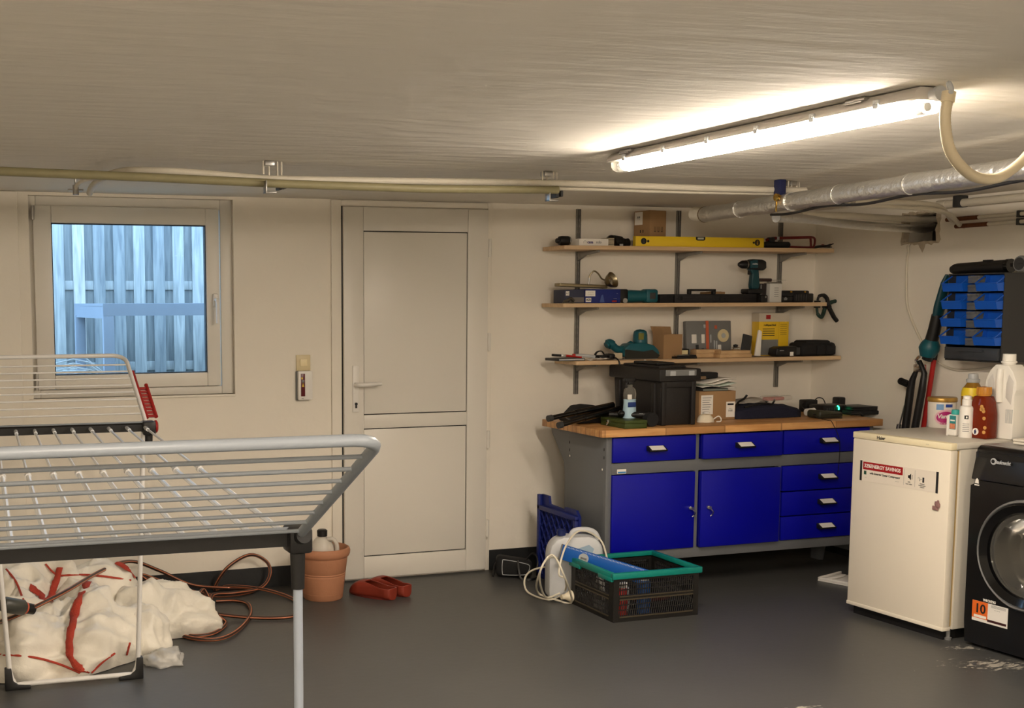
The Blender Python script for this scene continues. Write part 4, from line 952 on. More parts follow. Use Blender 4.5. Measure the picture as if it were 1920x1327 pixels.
# big crumpled white bag
M_BAG = mat('woven_white_bag', (232, 226, 212), .42, bump=.2, bscale=70, spec=.4)
from mathutils.bvhtree import BVHTree
def lump(bm, c, rx, ry, h, rot, seed, lobes=.1, NT_=96, NS_=44):
    co_, si_ = math.cos(rot), math.sin(rot); rows = []
    for i in range(NS_+1):
        s_ = i/NS_; phi = s_*PI/2
        row = []
        for k in range(NT_):
            a = 2*PI*k/NT_
            R = 1+lobes*math.sin(3*a+seed)+.6*lobes*math.sin(5*a+seed*2.3)
            rr = (math.sin(phi)**.8)*R; zz = h*(math.cos(phi)**.85) if phi < PI/2-1e-6 else 0
            x, y = rx*rr*math.cos(a), ry*rr*math.sin(a)
            p = Vector((c[0]+x*co_-y*si_, c[1]+x*si_+y*co_, zz))
            nrm = Vector((math.cos(a+rot)*math.sin(phi), math.sin(a+rot)*math.sin(phi), math.cos(phi)+.25)).normalized()
            q = p+Vector((0, 0, seed)); q += Vector((noise.noise(q*3), noise.noise(q*3+Vector((9, 0, 0))), noise.noise(q*3+Vector((0, 9, 0)))))*.07
            def rg(f, k): return 1-2*abs(noise.noise(Vector((q.x*f+k, q.y*f, q.z*f*1.2))))
            cr_ = .075*(rg(3.6, 0)-.5) + .036*(rg(8, 5)-.5) + .014*(rg(17, 9)-.5) + .04*noise.noise(q*4.5)
            edge = min(1, zz/(.25*h)+.25)
            p += nrm*cr_*edge
            p.z = max(.003, p.z); p.y = min(p.y, YW-.05); row.append(bm.verts.new(p))
        rows.append(row)
    for A, B in zip(rows, rows[1:]):
        for k in range(NT_):
            f = bm.faces.new((A[k], B[k], B[(k+1) % NT_], A[(k+1) % NT_])); f.smooth = True
    bm.faces.new(rows[0])
bm = bmn()
lump(bm, (.42, 5.0), .37, .27, .26, .15, 1.3, .06)
lump(bm, (.30, 5.38), .36, .3, .33, .3, 2.1)
lump(bm, (.82, 5.34), .35, .18, .22, -.12, 4.2)
lump(bm, (.70, 5.10), .17, .2, .16, .5, 5.7)
lump(bm, (.60, 5.36), .22, .2, .27, .2, 7.1)
BG = thing('bulk_bag', 'crumpled white woven bulk bag with red straps under the drying rack', 'bag', (.5, 5.1, 0))
BVH = BVHTree.FromBMesh(bm)
o = obj('sack', bm, M_BAG, BG, True, ang=180, recalc=True)
M_STR = mat('red_webbing', (176, 62, 44), .8, bump=.4, bscale=200)
def bagpt(u, v):
    d = ray(u, v).normalized(); h = BVH.ray_cast(CP, d)
    return h[0]
def strap(pts, w, name='strap', off=.011):
    C2 = cr([Vector((p[0], p[1], 0)) for p in pts], 6)
    P = [q for q in (bagpt(p.x, p.y) for p in C2) if q is not None]
    if len(P) < 4: return
    for _ in range(3): P = [P[0]]+[(P[i-1]+P[i]*2+P[i+1])/4 for i in range(1, len(P)-1)]+[P[-1]]
    bm = bmn(); prev = None
    for i, p in enumerate(P):
        t = (P[min(len(P)-1, i+1)]-P[max(0, i-1)]).normalized(); vd = (CP-p).normalized(); up2 = (vd+Vector((0, 0, 1))).normalized()
        nrm = t.cross(up2).normalized()
        row = []
        for s_ in (-.5, 0, .5):
            q = p+nrm*s_*w; hit = BVH.find_nearest(q)
            n_ = up2
            row.append(bm.verts.new((hit[0] if (hit[0]-q).length < .03 else q)+n_*off))
        if prev:
            for k in range(2): f = bm.faces.new((prev[k], prev[k+1], row[k+1], row[k])); f.smooth = True
        prev = row
    o = obj(name, bm, M_STR, BG, True, ang=180); md = o.modifiers.new('t', 'SOLIDIFY'); md.thickness = .002; return o
strap(((165, 1092), (150, 1120), (138, 1160), (130, 1200), (133, 1235), (150, 1256), (170, 1266)), .034)
strap(((112, 1066), (106, 1090), (98, 1110), (94, 1128)), .03)
strap(((56, 1104), (72, 1114), (90, 1128)), .034)
strap(((218, 1056), (232, 1062), (246, 1074), (254, 1086)), .03)
for pts in (((0, 1228), (60, 1232), (110, 1245), (150, 1262)), ((172, 1262), (195, 1240), (215, 1226)), ((112, 1080), (160, 1078), (210, 1083), (270, 1092), (330, 1098), (362, 1104)), ((86, 1058), (96, 1070), (106, 1078)), ((12, 1068), (30, 1090), (42, 1120), (50, 1138)), ((238, 1228), (244, 1205))):
    bm = bmn(); P_ = [q for q in (bagpt(p.x, p.y) for p in cr([Vector((*p, 0)) for p in pts], 5)) if q is not None]
    k_ = next((i for i in range(1, len(P_)) if (P_[i]-P_[i-1]).length > .09), len(P_)); P_ = P_[:k_] if k_ > len(P_)/2 else P_[k_:]
    if len(P_) < 4: continue
    for _ in range(2): P_ = [P_[0]]+[(P_[i-1]+P_[i]*2+P_[i+1])/4 for i in range(1, len(P_)-1)]+[P_[-1]]
    tube(bm, [p+Vector((-.001, -.004, .003)) for p in P_], .0045, 6); obj('seam', bm, M_STR, BG, True)
T = thing('plastic_bag', 'small clear plastic bag lying beside the white bulk bag', 'bag', (.86, 4.86, 0))
bm = bmn(); r = bmesh.ops.create_icosphere(bm, subdivisions=4, radius=.1)
for v in r['verts']: v.co = Vector((v.co.x*.85, v.co.y*.9, max(0, v.co.z*.55)))*(1+.35*noise.noise(v.co*18)+.14*noise.noise(v.co*50))
for f in bm.faces: f.smooth = True
obj('film', bm, mat('clear_film', (226, 224, 218), .15, alpha=.45), T, ang=180).location = (-.02, -.02, 0.002)
bm = bmn(); box(bm, (-.05, -.05, .003), (.03, .02, .022), .006); obj('contents', bm, M_PAPER, T)
T = thing('dark_bottle', 'dark bottle with an orange ring lying on the white bag', 'bottle', at_z(38, 1138, .3), rot=(0, 1.9, .5))
bm = bmn(); lathe(bm, [(0, -.08), (.026, -.08), (.03, -.07), (.03, .01), (.022, .02)], 18); obj('body', bm, mat('smoke_grey', (66, 66, 60), .4), T)
bm = bmn(); lathe(bm, [(.0225, .02), (.0225, .026)], 18); obj('ring', bm, mat('orange_ring', (200, 90, 60), .5), T); bm = bmn(); lathe(bm, [(.022, .026), (.02, .06), (0, .062)], 18); obj('cap', bm, M_BLACK, T)

# ================================================================== helpers for goods on shelves
def carton(name, label, cat, x0, x1, yf_, dep, z0, h, m, rz=0., group=None, bev=.0015, part='carton'):
    T = thing(name, label, cat, ((x0+x1)/2, yf_+dep/2, z0), rz, group); w = (x1-x0)/2
    sbox(part, (-w, -dep/2, 0), (w, dep/2, h), m, T, bev); T['w'] = w; T['d'] = dep/2; T['h'] = h
    del T['w'], T['d'], T['h']
    return T, w, dep/2, h
YT = 5.745      # front line of most goods on the shelves
def X1_(u): return ux(u, 455, YT)
def X2_(u): return ux(u, 558, YT)
def X3_(u): return ux(u, 660, YT)
def HZ(v, z0, y=YT): return vz(1300, v, y)-z0

# ------------------------------------------------------------------ TOP SHELF
x0, x1 = X1_(1049), X1_(1083)
T = thing('hole_saw', 'black cylindrical tool head with silver face, far left of the top shelf', 'tool', (x0, 5.78, Z1+.026))
bm = bmn(); lathe(bm, [(0, 0), (.012, .0), (.014, .012), (.022, .016), (.025, .03), (.025, .066), (.023, .07)], 20, axis='X'); obj('barrel', bm, M_BLACK, T)
bm = bmn(); lathe(bm, [(.0225, .07), (.0225, .077), (.012, .079), (.0, .079)], 20, axis='X'); obj('face', bm, M_STEEL, T)
bm = bmn(); lathe(bm, [(.008, .079), (.01, .085), (.0, .092)], 12, axis='X'); obj('knob', bm, M_BLACK, T)
x0, x1 = X1_(1083), X1_(1139)
T, w, d, h = carton('white_carton', 'flat white carton printed casando on the top shelf', 'box', x0+.004, x1, YT-.01, .13, Z1, .036, M_PAPER)
text('lettering', 'casa', .021, mat('violet_print', (70, 60, 120), .7), T, (-.022, -d-.0006, h*.52), RF, bold=.0005); text('lettering', 'ndo', .021, M_GREY, T, (.029, -d-.0006, h*.52), RF)
bm = bmn(); tube(bm, [(-.06, -d-.001, h*.35), (-.06, -d-.001, h*.6), (-.053, -d-.001, h*.75), (-.046, -d-.001, h*.6), (-.046, -d-.001, h*.35)], .0009, 4); obj('house_mark', bm, M_GREY, T)
T = thing('striped_block', 'small beige block with black stripes beside the white carton', 'block', (X1_(1146), YT+.04, Z1))
sbox('body', (-.016, -.04, 0), (.018, .04, .042), mat('beige_block', (196, 182, 152), .7), T, .001)
for k in range(5): sbox('stripe', (-.0165, -.0412, .006+k*.0072), (.0185, -.04, .0085+k*.0072), M_INK, T)
T = thing('hand_tool', 'black power tool lying between striped block and spirit level', 'tool', (X1_(1172), YT+.09, Z1))
bm = bmn(); r = bmesh.ops.create_uvsphere(bm, u_segments=20, v_segments=12, radius=.032)
for v in r['verts']: v.co = Vector((v.co.x*.95-.03, v.co.y, v.co.z*1.0+.032))
for f in bm.faces: f.smooth = True
obj('motor_head', bm, M_BLACKG, T)
bm = bmn(); tube(bm, cr([(-.02, 0, .035), (.02, 0, .03), (.05, 0, .022), (.075, 0, .026)]), [.028]*8+[.024]*5+[.022]*6, 14); obj('handle', bm, M_BLACK, T); sbox('data_plate', (.005, -.03, .004), (.025, -.026, .015), M_LGREY, T)
# big carton: rotated box showing two faces
cc = at_y(1213, 446, 5.80)
T = thing('cardboard_box', 'tall brown cardboard box behind the spirit level on the top shelf', 'box', (cc.x+.004, 5.848, Z1), math.radians(-20))
bw = .062; bhh = min(vz(1213, 395, 5.85)-Z1, ZC-Z1-.006)
sbox('carton', (-.06, -.06, 0), (.06, .06, bhh), M_CARD, T, .002)
T.rotation_euler = (0, 0, math.radians(12)); T.location = (ux(1222, 420, 5.855), 5.872, Z1)
sbox('label', (-.0606, -.005, bhh*.62), (-.0599, .054, bhh*.97), M_PAPER, T); sbox('label', (-.045, -.0606, bhh*.05), (.015, -.0599, bhh*.2), M_PAPER, T)
text('label_print', '||| |||\n-- ---', .012, M_INK, T, (-.061, .024, bhh*.8), RL)
for xk in (-.02, .005, .03):
    bm = bmn(); box(bm, (xk-.007, -.0604, bhh*.42), (xk-.005, -.0599, bhh*.56)); box(bm, (xk+.003, -.0604, bhh*.42), (xk+.005, -.0599, bhh*.56)); box(bm, (xk-.007, -.0604, bhh*.42), (xk+.005, -.0599, bhh*.435)); obj('care_mark', bm, M_INK, T)
bm = bmn()
for yk in (-.01, .01): box(bm, (-.0604, yk-.003, bhh*.4), (-.0599, yk+.003, bhh*.48))
obj('print_mark', bm, M_INK, T)['kind'] = 'stuff'
# spirit level
M_YEL = mat('level_yellow', (232, 196, 36), .4)
yl = 5.72; x0, x1 = ux(1192, 452, yl), ux(1432, 455, yl)
T = thing('spirit_level', 'long yellow spirit level lying along the top shelf', 'spirit level', ((x0+x1)/2, yl+.012, Z1)); w = (x1-x0)/2
sbox('profile', (-w, -.012, 0), (w, .012, .053), M_YEL, T, .002)
for xk, rr in ((-w+.048, .017), (-w+.075, .007), (w-.042, .017), (w-.066, .006)):
    bm = bmn(); lathe(bm, [(0, -.0135), (rr, -.0135), (rr, .0)], 18, (xk, 0, .027), 'Y'); v_ = obj('vial_hole' if rr < .01 else 'vial_housing', bm, M_BLACK, T)
    if rr > .01: sbox('vial', (xk-.005, -.0145, .016), (xk+.005, -.0134, .038), M_BRASS if xk > 0 else M_DGREY, T, .001)
bm = bmn(); prism(bm, [(-.032, .0532), (-.032, .04), (-.024, .034), (.018, .034), (.026, .04), (.026, .0532)], -.0128, .0, 'XZ'); obj('top_window', bm, M_BLACK, T); sbox('top_vial', (-.022, -.0136, .04), (.016, -.0127, .05), mat('vial_glass', (190, 190, 170), .2), T, .002)
for xk in (-w, w): sbox('end_cap', (xk-.0015 if xk < 0 else xk, -.0125, 0), (xk if xk < 0 else xk+.0015, .0125, .0535), mat('level_cap', (206, 176, 40), .5), T)
# caulking gun
x0, x1 = ux(1436, 455, 5.76), ux(1530, 455, 5.76)
T = thing('caulking_gun', 'dark red frame gun with black barrel at the right of the top shelf', 'tool', (x0, 5.77, Z1))
L = x1-x0; M_DRED = mat('dark_red_lacquer', (110, 22, 22), .4)
bm = bmn(); tube(bm, [(.01, 0, .045), (.05, 0, .055), (L-.03, 0, .064)], .008, 8); tube(bm, cr([(L-.03, 0, .066), (L-.005, 0, .06), (L, 0, .04), (L-.008, 0, .012), (L-.04, 0, .008), (L-.2, 0, .01)]), .006, 8); tube(bm, [(L-.03, 0, .06), (L-.025, 0, .012)], .006, 8); obj('frame', bm, M_DRED, T)
bm = bmn(); lathe(bm, [(0, 0), (.015, 0), (.018, .012), (.018, .16), (.012, .168)], 16, (-.005, 0, .02), 'X'); obj('barrel', bm, M_BLACK, T); sbox('grip', (.02, -.011, .035), (.06, .011, .06), M_BLACK, T, .004); sbox('clip', (.075, -.01, .044), (.09, .01, .064), M_LGREY, T, .002)
T = thing('shears', 'dark pointed shears at the right end of the top shelf', 'tool', (ux(1545, 460, 5.77), 5.78, Z1))
bm = bmn(); tube(bm, cr([(-.06, 0, .008), (-.02, .0, .014), (.02, -.01, .018), (.06, -.015, .03)]), [.007]*12+[.006]*4+[.003]*3, 8); tube(bm, cr([(-.06, .01, .008), (-.01, .01, .016), (.03, .005, .014), (.065, .005, .012)]), [.007]*12+[.006]*4+[.003]*3, 8); obj('blades', bm, M_BLACK, T); bm = bmn(); lathe(bm, [(.008, 0), (.008, .006)], 10, (.0, 0, .02)); obj('pivot', bm, M_DRED, T)

# ------------------------------------------------------------------ MIDDLE SHELF
x0, x1 = X2_(1060), X2_(1098)
T, w, d, h = carton('dark_carton', 'slate grey product carton at the left of the middle shelf', 'box', x0, x1, YT+.01, .12, Z2, .07, mat('slate_carton', (52, 56, 76), .6))
sbox('label', (-w+.008, -d-.0007, .04), (-w+.028, -d, .062), M_PAPER, T); text('lettering', 'AZ', .014, M_INK, T, (-w+.018, -d-.0012, .051), RF); sbox('photo_panel', (-w+.03, -d-.0007, .004), (w-.004, -d, .03), mat('grey_print', (110, 104, 100), .6), T)
x0, x1 = X2_(1098.5), X2_(1164)
T, w, d, h = carton('blue_carton', 'blue power tool carton with white stickers on the middle shelf', 'box', x0, x1, YT+.005, .13, Z2, .073, mat('navy_carton', (18, 36, 112), .5))
sbox('sticker', (-w-.0005, -d-.0012, .036), (-w+.058, -d, .066), M_PAPER, T); text('sticker_print', '--- -- ----\n- -- ---- --', .0095, M_INK, T, (-w+.03, -d-.0018, .052), RF)
sbox('sticker', (-w+.002, -d-.0012, .006), (-w+.034, -d, .028), M_PAPER, T); text('sticker_print', 'AZE', .015, M_INK, T, (-w+.018, -d-.0018, .017), RF, bold=.0004)
sbox('red_mark', (w-.05, -d-.0009, .006), (w-.022, -d, .014), M_RED, T); text('lettering', '-------', .009, M_PAPER, T, (w-.032, -d-.0012, .024), RF); text('lettering', '---', .008, M_PAPER, T, (w-.02, -d-.0012, .05), RF)
bm = bmn(); prism(bm, [(-.02, .004), (.01, .004), (.005, .02), (.0, .045), (-.01, .04)], -d-.0009, -d, 'XZ'); obj('tool_picture', bm, mat('print_mid_blue', (70, 90, 150), .6), T)
T = thing('metal_fitting', 'small dark metal fitting in front of the slate carton', 'fitting', (X2_(1063), 5.722, Z2))
bm = bmn(); tube(bm, cr([(-.03, 0, .008), (-.01, -.005, .016), (.01, 0, .024), (.03, .005, .012)]), .008, 8); box(bm, (-.035, -.012, 0), (.03, .012, .006), .002); obj('body', bm, mat('gunmetal', (90, 84, 74), .45, metal=.6), T)
# desk lamp on top of the cartons
xl0, xl1 = ux(1046, 532, 5.79), ux(1136, 534, 5.79)
T = thing('desk_lamp', 'brushed metal gooseneck lamp lying on the two cartons', 'lamp', ((xl0+xl1)/2, 5.80, Z2+.0735))
w = (xl1-xl0)/2; M_BRU = mat('brushed_brassy_steel', (150, 138, 110), .35, metal=1.)
bm = bmn(); box(bm, (-w, -.03, .004), (w, .03, .022), .004)
for v in bm.verts: v.co.z += -.012*(v.co.x/w)*0 + (.01 if v.co.x < 0 else 0)*abs(v.co.x)/w
obj('base_bar', bm, M_BRU, T)
pA = Vector((ux(1104, 520, 5.80)-T.location.x, 0, .02))
gn = [pA, pA+Vector((.002, 0, .03)), pA+Vector((.008, 0, .055)), pA+Vector((.028, -.005, .075)), pA+Vector((.05, -.01, .062)), pA+Vector((.068, -.015, .036)), pA+Vector((.085, -.02, .028))]
bm = bmn(); tube(bm, cr(gn, 8), .0042, 8); obj('gooseneck', bm, M_BRU, T); bm = bmn(); tube(bm, [gn[0], gn[1]+Vector((0, 0, .01))], .0062, 10); obj('socket', bm, M_STEEL, T)
hd = gn[-1]+Vector((.028, -.012, -.004)); bm = bmn(); prof = [(.006, -.03), (.02, -.026), (.034, -.008), (.043, .012), (.044, .016), (.041, .012), (.03, -.006), (.0, -.018)]
lathe(bm, prof, 28, cap=False); Mh = Matrix.Translation(hd) @ Matrix.Rotation(math.radians(28), 4, 'Z') @ Matrix.Rotation(math.radians(68), 4, 'X')
for v in bm.verts: v.co = Mh @ v.co
obj('shade', bm, M_BRU, T); bm = bmn(); lathe(bm, [(0, -.01), (.02, -.006), (.024, .002), (.0, .008)], 18)
for v in bm.verts: v.co = Mh @ v.co
obj('bulb', bm, M_CHROME, T)
# teal angle grinder
x0, x1 = X2_(1164), X2_(1238)
T = thing('multi_tool', 'teal and black power tool lying behind the blue carton edge', 'power tool', (x0, YT+.05, Z2)); L = x1-x0
sbox('motor_head', (0, -.03, .004), (.058, .03, .074), M_BLACK, T, .008); bm = bmn(); lathe(bm, [(.014, -.01), (.014, .016)], 14, (.035, -.028, .012), 'Y'); obj('knob', bm, M_STEEL, T)
bm = bmn(); tube(bm, [(.055, 0, .036), (.09, 0, .036), (L-.07, 0, .036)], [.034, .034, .03], 18); obj('housing', bm, M_TEAL, T); sbox('rear_grip', (L-.075, -.036, .001), (L, .036, .074), M_TEAL, T, .014); sbox('rear_vent', (L-.055, -.0375, .02), (L-.02, -.034, .055), M_DGREY, T, .004)
x0 = X2_(1239); x1 = X2_(1266)
T = thing('flat_box', 'flat black box between teal tool and black case', 'box', ((x0+x1)/2, YT+.08, Z2)); w = (x1-x0)/2; sbox('body', (-w+.002, -.07, 0), (w-.002, .07, .046), M_BLACKM, T, .004); sbox('lid_edge', (-w+.001, -.0715, .036), (w-.001, -.069, .04), M_BLACK, T)
# black case with handle
x0, x1 = X2_(1267), X2_(1421)
T = thing('tool_case', 'long low black tool case with a carry handle on the middle shelf', 'case', ((x0+x1)/2, YT+.10, Z2)); w = (x1-x0)/2
sbox('shell', (-w, -.09, 0), (w, .09, .047), mat('case_black', (30, 28, 29), .5), T, .004); sbox('seam', (-w-.0005, -.0908, .022), (w+.0005, -.0895, .025), M_BLACK, T)
xh0, xh1 = X2_(1293)-T.location.x, X2_(1344)-T.location.x
bm = bmn(); box(bm, (xh0, -.092, .047), (xh0+.018, -.07, .072), .003); box(bm, (xh1-.018, -.092, .047), (xh1, -.07, .072), .003); box(bm, (xh0, -.092, .062), (xh1, -.07, .074), .003); obj('carry_handle', bm, M_BLACK, T)
for xk in (xh0-.05, xh1+.04): sbox('latch', (xk-.012, -.0935, .012), (xk+.012, -.0895, .036), M_BLACK, T, .002)
T = thing('cardboard_piece', 'thin brown cardboard piece lying on the black case', 'cardboard', (X2_(1362), YT+.14, Z2+.0475)); sbox('sheet', (-.045, -.05, 0), (.055, .04, .012), M_CARD, T, .001); sbox('flap', (-.045, -.0505, .012), (.03, -.02, .0135), M_CARD, T)
# cordless drill standing
dx = ux(1411, 545, 5.78)
T = thing('cordless_drill', 'teal and black cordless drill standing on its battery on the middle shelf', 'drill', (dx, 5.785, Z2+.0475))
M_TEALD = mat('drill_teal', (14, 62, 70), .4)
DH = vz(1411, 486, 5.785)-T.location.z
sbox('battery', (-.05, -.036, .0), (.052, .036, .028), M_BLACK, T, .007)
bm = bmn(); prism(bm, [(-.012, .026), (.032, .026), (.04, .05), (.03, DH-.06), (.032, DH-.045), (-.02, DH-.045), (-.026, DH-.06), (-.01, DH-.08), (-.016, .05)], -.017, .017, 'XZ', .006); obj('grip', bm, M_TEALD, T)
bm = bmn(); prism(bm, [(-.03, DH-.055), (-.03, DH-.012), (-.02, DH), (.05, DH-.002), (.072, DH-.012), (.074, DH-.05), (.055, DH-.062), (.03, DH-.06)], -.027, .027, 'XZ', .008, mi=0); obj('motor_housing', bm, M_BLACK, T)
bm = bmn(); prism(bm, [(-.034, DH-.05), (-.034, DH-.012), (-.02, DH-.004), (.015, DH-.003), (.018, DH-.05)], -.0285, .0285, 'XZ', .006); obj('gear_housing', bm, M_TEALD, T)
bm = bmn(); lathe(bm, [(0, -.092), (.01, -.092), (.016, -.082), (.022, -.07), (.0225, -.045), (.024, -.044), (.024, -.034)], 20, (0, 0, DH-.029), 'X'); obj('chuck', bm, M_BLACK, T); bm = bmn(); lathe(bm, [(.0245, -.047), (.0245, -.042)], 20, (0, 0, DH-.029), 'X'); obj('chuck_ring', bm, M_STEEL, T)
sbox('trigger', (-.028, -.009, DH-.085), (-.012, .009, DH-.06), M_BLACK, T, .003); text('lettering', 'makita', .013, M_LGREY, T, (-.006, -.0292, DH-.026), RF, bold=.0003)
T = thing('spare_battery', 'rounded black battery at the right end of the black case', 'battery', (X2_(1423)+.012, YT-.018, Z2)); sbox('body', (-.024, -.02, 0), (.02, .02, .042), M_BLACK, T, .008); bm = bmn(); lathe(bm, [(.006, -.021), (.006, -.019)], 10, (.004, 0, .03), 'Y'); obj('button', bm, M_STEEL, T)
# dark can, white tin, knife
x0, x1 = X2_(1431), X2_(1444); 
T = thing('dark_box', 'narrow dark brown box beside the white tin', 'box', ((x0+x1)/2+.004, YT+.07, Z2)); sbox('carton', (-.024, -.04, 0), (.016, .04, .103), mat('dark_brown_box', (44, 36, 34), .6), T, .002); sbox('edge_strip', (-.0245, -.0405, .01), (-.016, -.039, .1), M_GREY, T)
x0, x1 = X2_(1443.5), X2_(1466)
T = thing('white_tin', 'white rectangular tin with printed lines on the middle shelf', 'tin', ((x0+x1)/2, YT+.028, Z2)); w = (x1-x0)/2; hh = HZ(529, Z2)
sbox('body', (-w, -.026, 0), (w, .026, hh-.006), mat('tin_white', (206, 204, 196), .45), T, .003); sbox('lid', (-w-.001, -.027, hh-.006), (w+.001, .027, hh), M_STEEL, T, .002)
for k in range(5): sbox('print_line', (-.01, -.0266, .03+.012*k), (.018, -.0258, .033+.012*k), M_GREY, T)
kz = Z2+max(hh, .103)
T = thing('putty_knife', 'putty knife with dark handle lying on the white tin', 'knife', (X2_(1452), YT+.035, kz+.0006))
bm = bmn(); box(bm, (-.09, -.012, .004), (.0, .012, .022), .005); obj('handle', bm, mat('dark_wood_handle', (52, 34, 30), .5), T); bm = bmn(); prism(bm, [(0, -.008), (.05, -.014), (.1, -.003), (.1, .003), (.05, .014), (0, .008)], .011, .0135, 'XY'); obj('blade', bm, M_CHROME, T); bm = bmn(); box(bm, (-.02, -.01, 0), (.03, .01, .004)); obj('ferrule', bm, M_STEEL, T)
# chargers
x0, x1 = X2_(1468), X2_(1527); L = (x1-x0)
T = thing('battery_charger', 'black battery charger block at the right of the middle shelf', 'charger', (x0, YT+.05, Z2))
sbox('base', (0, -.045, 0), (L*.35, .045, .035), M_BLACK, T, .006); sbox('body', (L*.02, -.04, .03), (L*.88, .045, .066), M_BLACK, T, .008); sbox('rear_block', (L*.36, -.045, 0), (L, .05, .05), M_BLACK, T, .006)
for k in range(5): sbox('fin', (L*(.42+.08*k), -.0475, .008), (L*(.42+.08*k)+.006, -.044, .044), M_DGREY, T)
for k in (.28, .72): sbox('yellow_tab', (L*k-.006, -.0435, .054), (L*k+.008, -.038, .063), M_BRASS, T, .002)
bm = bmn(); prism(bm, [(.012, .012), (.03, .012), (.034, .022), (.022, .03), (.01, .024)], -.0462, -.044, 'XZ'); obj('socket', bm, M_GREY, T)
# spring clamp on the shelf end
xe = SHX[1][1]
T = thing('spring_clamp', 'black spring clamp gripping the right end of the middle shelf', 'clamp', (xe+.04, YS+.06, SHZ[1]+.0))
bm = bmn(); c0 = Vector((-.005, 0, -.012))
tube(bm, cr([(-.065, 0, .032), (-.055, 0, .055), (-.025, 0, .06), (0, 0, .04), (.012, 0, .0), (.05, 0, -.06), (.075, 0, -.085)]), [.007]*6+[.010]*6+[.012]*12+[.013]*7+[.012]*6, 10); obj('jaw_arm', bm, M_BLACK, T)
bm = bmn(); tube(bm, cr([(-.068, 0.0, -.01), (-.06, .0, -.045), (-.035, 0, -.062), (-.005, 0.02, -.04), (.012, .021, .0), (.05, .021, .022), (.088, .021, .028)]), [.007]*6+[.010]*6+[.011]*12+[.012]*7+[.011]*6, 10); obj('jaw_arm', bm, mat('clamp_dark_green', (26, 52, 44), .5), T)
bm = bmn(); lathe(bm, [(.012, -.016), (.012, .034)], 14, (.008, 0, -.004), 'Y'); obj('pivot', bm, M_BLACK, T)
for z in (.0265, -.006): sbox('pad', (-.08, -.012, z-.004), (-.052, .012, z+.004), M_BLACK, T, .002)

# ------------------------------------------------------------------ LOWEST SHELF
T = thing('grey_pad', 'flat grey folder at the left end of the lowest shelf', 'folder', (X3_(1066), 5.79, Z3), .08); sbox('cover', (-.075, -.06, 0), (.09, .07, .014), M_DGREY, T, .002); sbox('pages', (-.07, -.0608, .004), (.085, -.0595, .011), M_LGREY, T)
zq = Z3+.0145
T = thing('paint_brush', 'flat paint brush with red handle lying on the grey folder', 'brush', (X3_(1062), 5.76, zq), rot=(0, math.radians(4), -.15))
sbox('bristles', (-.07, -.016, .006), (-.025, .016, .018), M_BLACKM, T, .003); sbox('ferrule', (-.026, -.017, .005), (.0, .017, .019), M_STEEL, T, .002); bm = bmn(); tube(bm, [(0, 0, .012), (.02, 0, .012), (.05, 0, .011), (.09, 0, .01)], [.013, .011, .008, .009], 12, flat=.6); obj('handle', bm, mat('bright_red', (176, 34, 30), .4), T)
T = thing('paint_tube', 'grey and red tube lying beside the paint brush', 'tube', (X3_(1090), 5.75, Z3+.0155), -.25); bm = bmn(); tube(bm, [(-.03, 0, .012), (.0, 0, .012), (.05, 0, .008), (.075, 0, .004)], [.012, .012, .012, .012], 12, flat=.7); obj('body', bm, M_LGREY, T); bm = bmn(); tube(bm, [(-.045, 0, .012), (-.03, 0, .012)], .009, 12); obj('cap', bm, MATS['bright_red'], T)
T = thing('papers', 'creased white papers lying at the shelf edge', 'paper', (X3_(1113), YS+.045, Z3), .2)
for k in range(3):
    bm = bmn(); n = 6; rows = []
    for i in range(n+1):
        rows.append([bm.verts.new((-.05+.1*i/n+k*.012, -.035+.06*j/3-k*.006, .001+.003*k+.006*abs(math.sin(i*1.1+k+j*.6)))) for j in range(4)])
    for A, B in zip(rows, rows[1:]):
        for j in range(3): bm.faces.new((A[j], B[j], B[j+1], A[j+1])).smooth = True
    o = obj('sheet', bm, M_PAPER if k != 1 else M_CARD, T, ang=180); md = o.modifiers.new('t', 'SOLIDIFY'); md.thickness = .0008; md.offset = 1
T = thing('head_torch', 'black head torch with a strap hanging over the lowest shelf edge', 'torch', (X3_(1140), 5.775, Z3), .1)
bm = bmn(); box(bm, (-.055, -.025, .004), (-.0, .03, .026), .008); tube(bm, cr([(-.07, .0, .012), (-.04, .02, .04), (.0, .03, .045), (.02, .03, .02)]), .007, 8, flat=.4); obj('strap', bm, M_BLACKM, T)
sbox('lamp_body', (.005, -.035, .002), (.045, .02, .034), M_BLACK, T, .01); bm = bmn(); tube(bm, cr([(.03, -.03, .012), (.03, -.06, .01), (.032, -.0835, -.012), (.034, -.083, -.045)]), .0045, 6); obj('strap_end', bm, M_BLACK, T)
# planer / circular saw
x0, x1 = X3_(1146), X3_(1240); L = x1-x0
T = thing('electric_planer', 'teal electric saw with a domed motor on the lowest shelf', 'power tool', (x0, 5.80, Z3))
hh = HZ(616, Z3, 5.8)
bm = bmn(); tube(bm, cr([(.0, 0, .075), (.02, 0, .085), (.04, 0, .075), (.07, 0, .055), (.12, 0, .06), (.16, 0, .08)]), [.018]*4+[.026]*8+[.02]*8+[.018]*5+[.022]*6, 14); obj('rear_handle', bm, M_TEAL, T)
bm = bmn(); prism(bm, [(.085, .02), (.09, .06), (.12, .085), (.2, .09), (.27, .075), (L-.01, .05), (L, .03), (L-.02, .01), (.1, .012)], -.045, .04, 'XZ', .012); obj('blade_guard', bm, M_TEAL, T)
bm = bmn(); prism(bm, [(.09, .004), (.088, .055), (.13, .05), (.2, .042), (L-.05, .05), (L-.005, .02), (L-.02, .004)], -.05, -.046, 'XZ'); obj('lower_guard', bm, mat('dark_olive_metal', (46, 46, 40), .45, metal=.4), T)
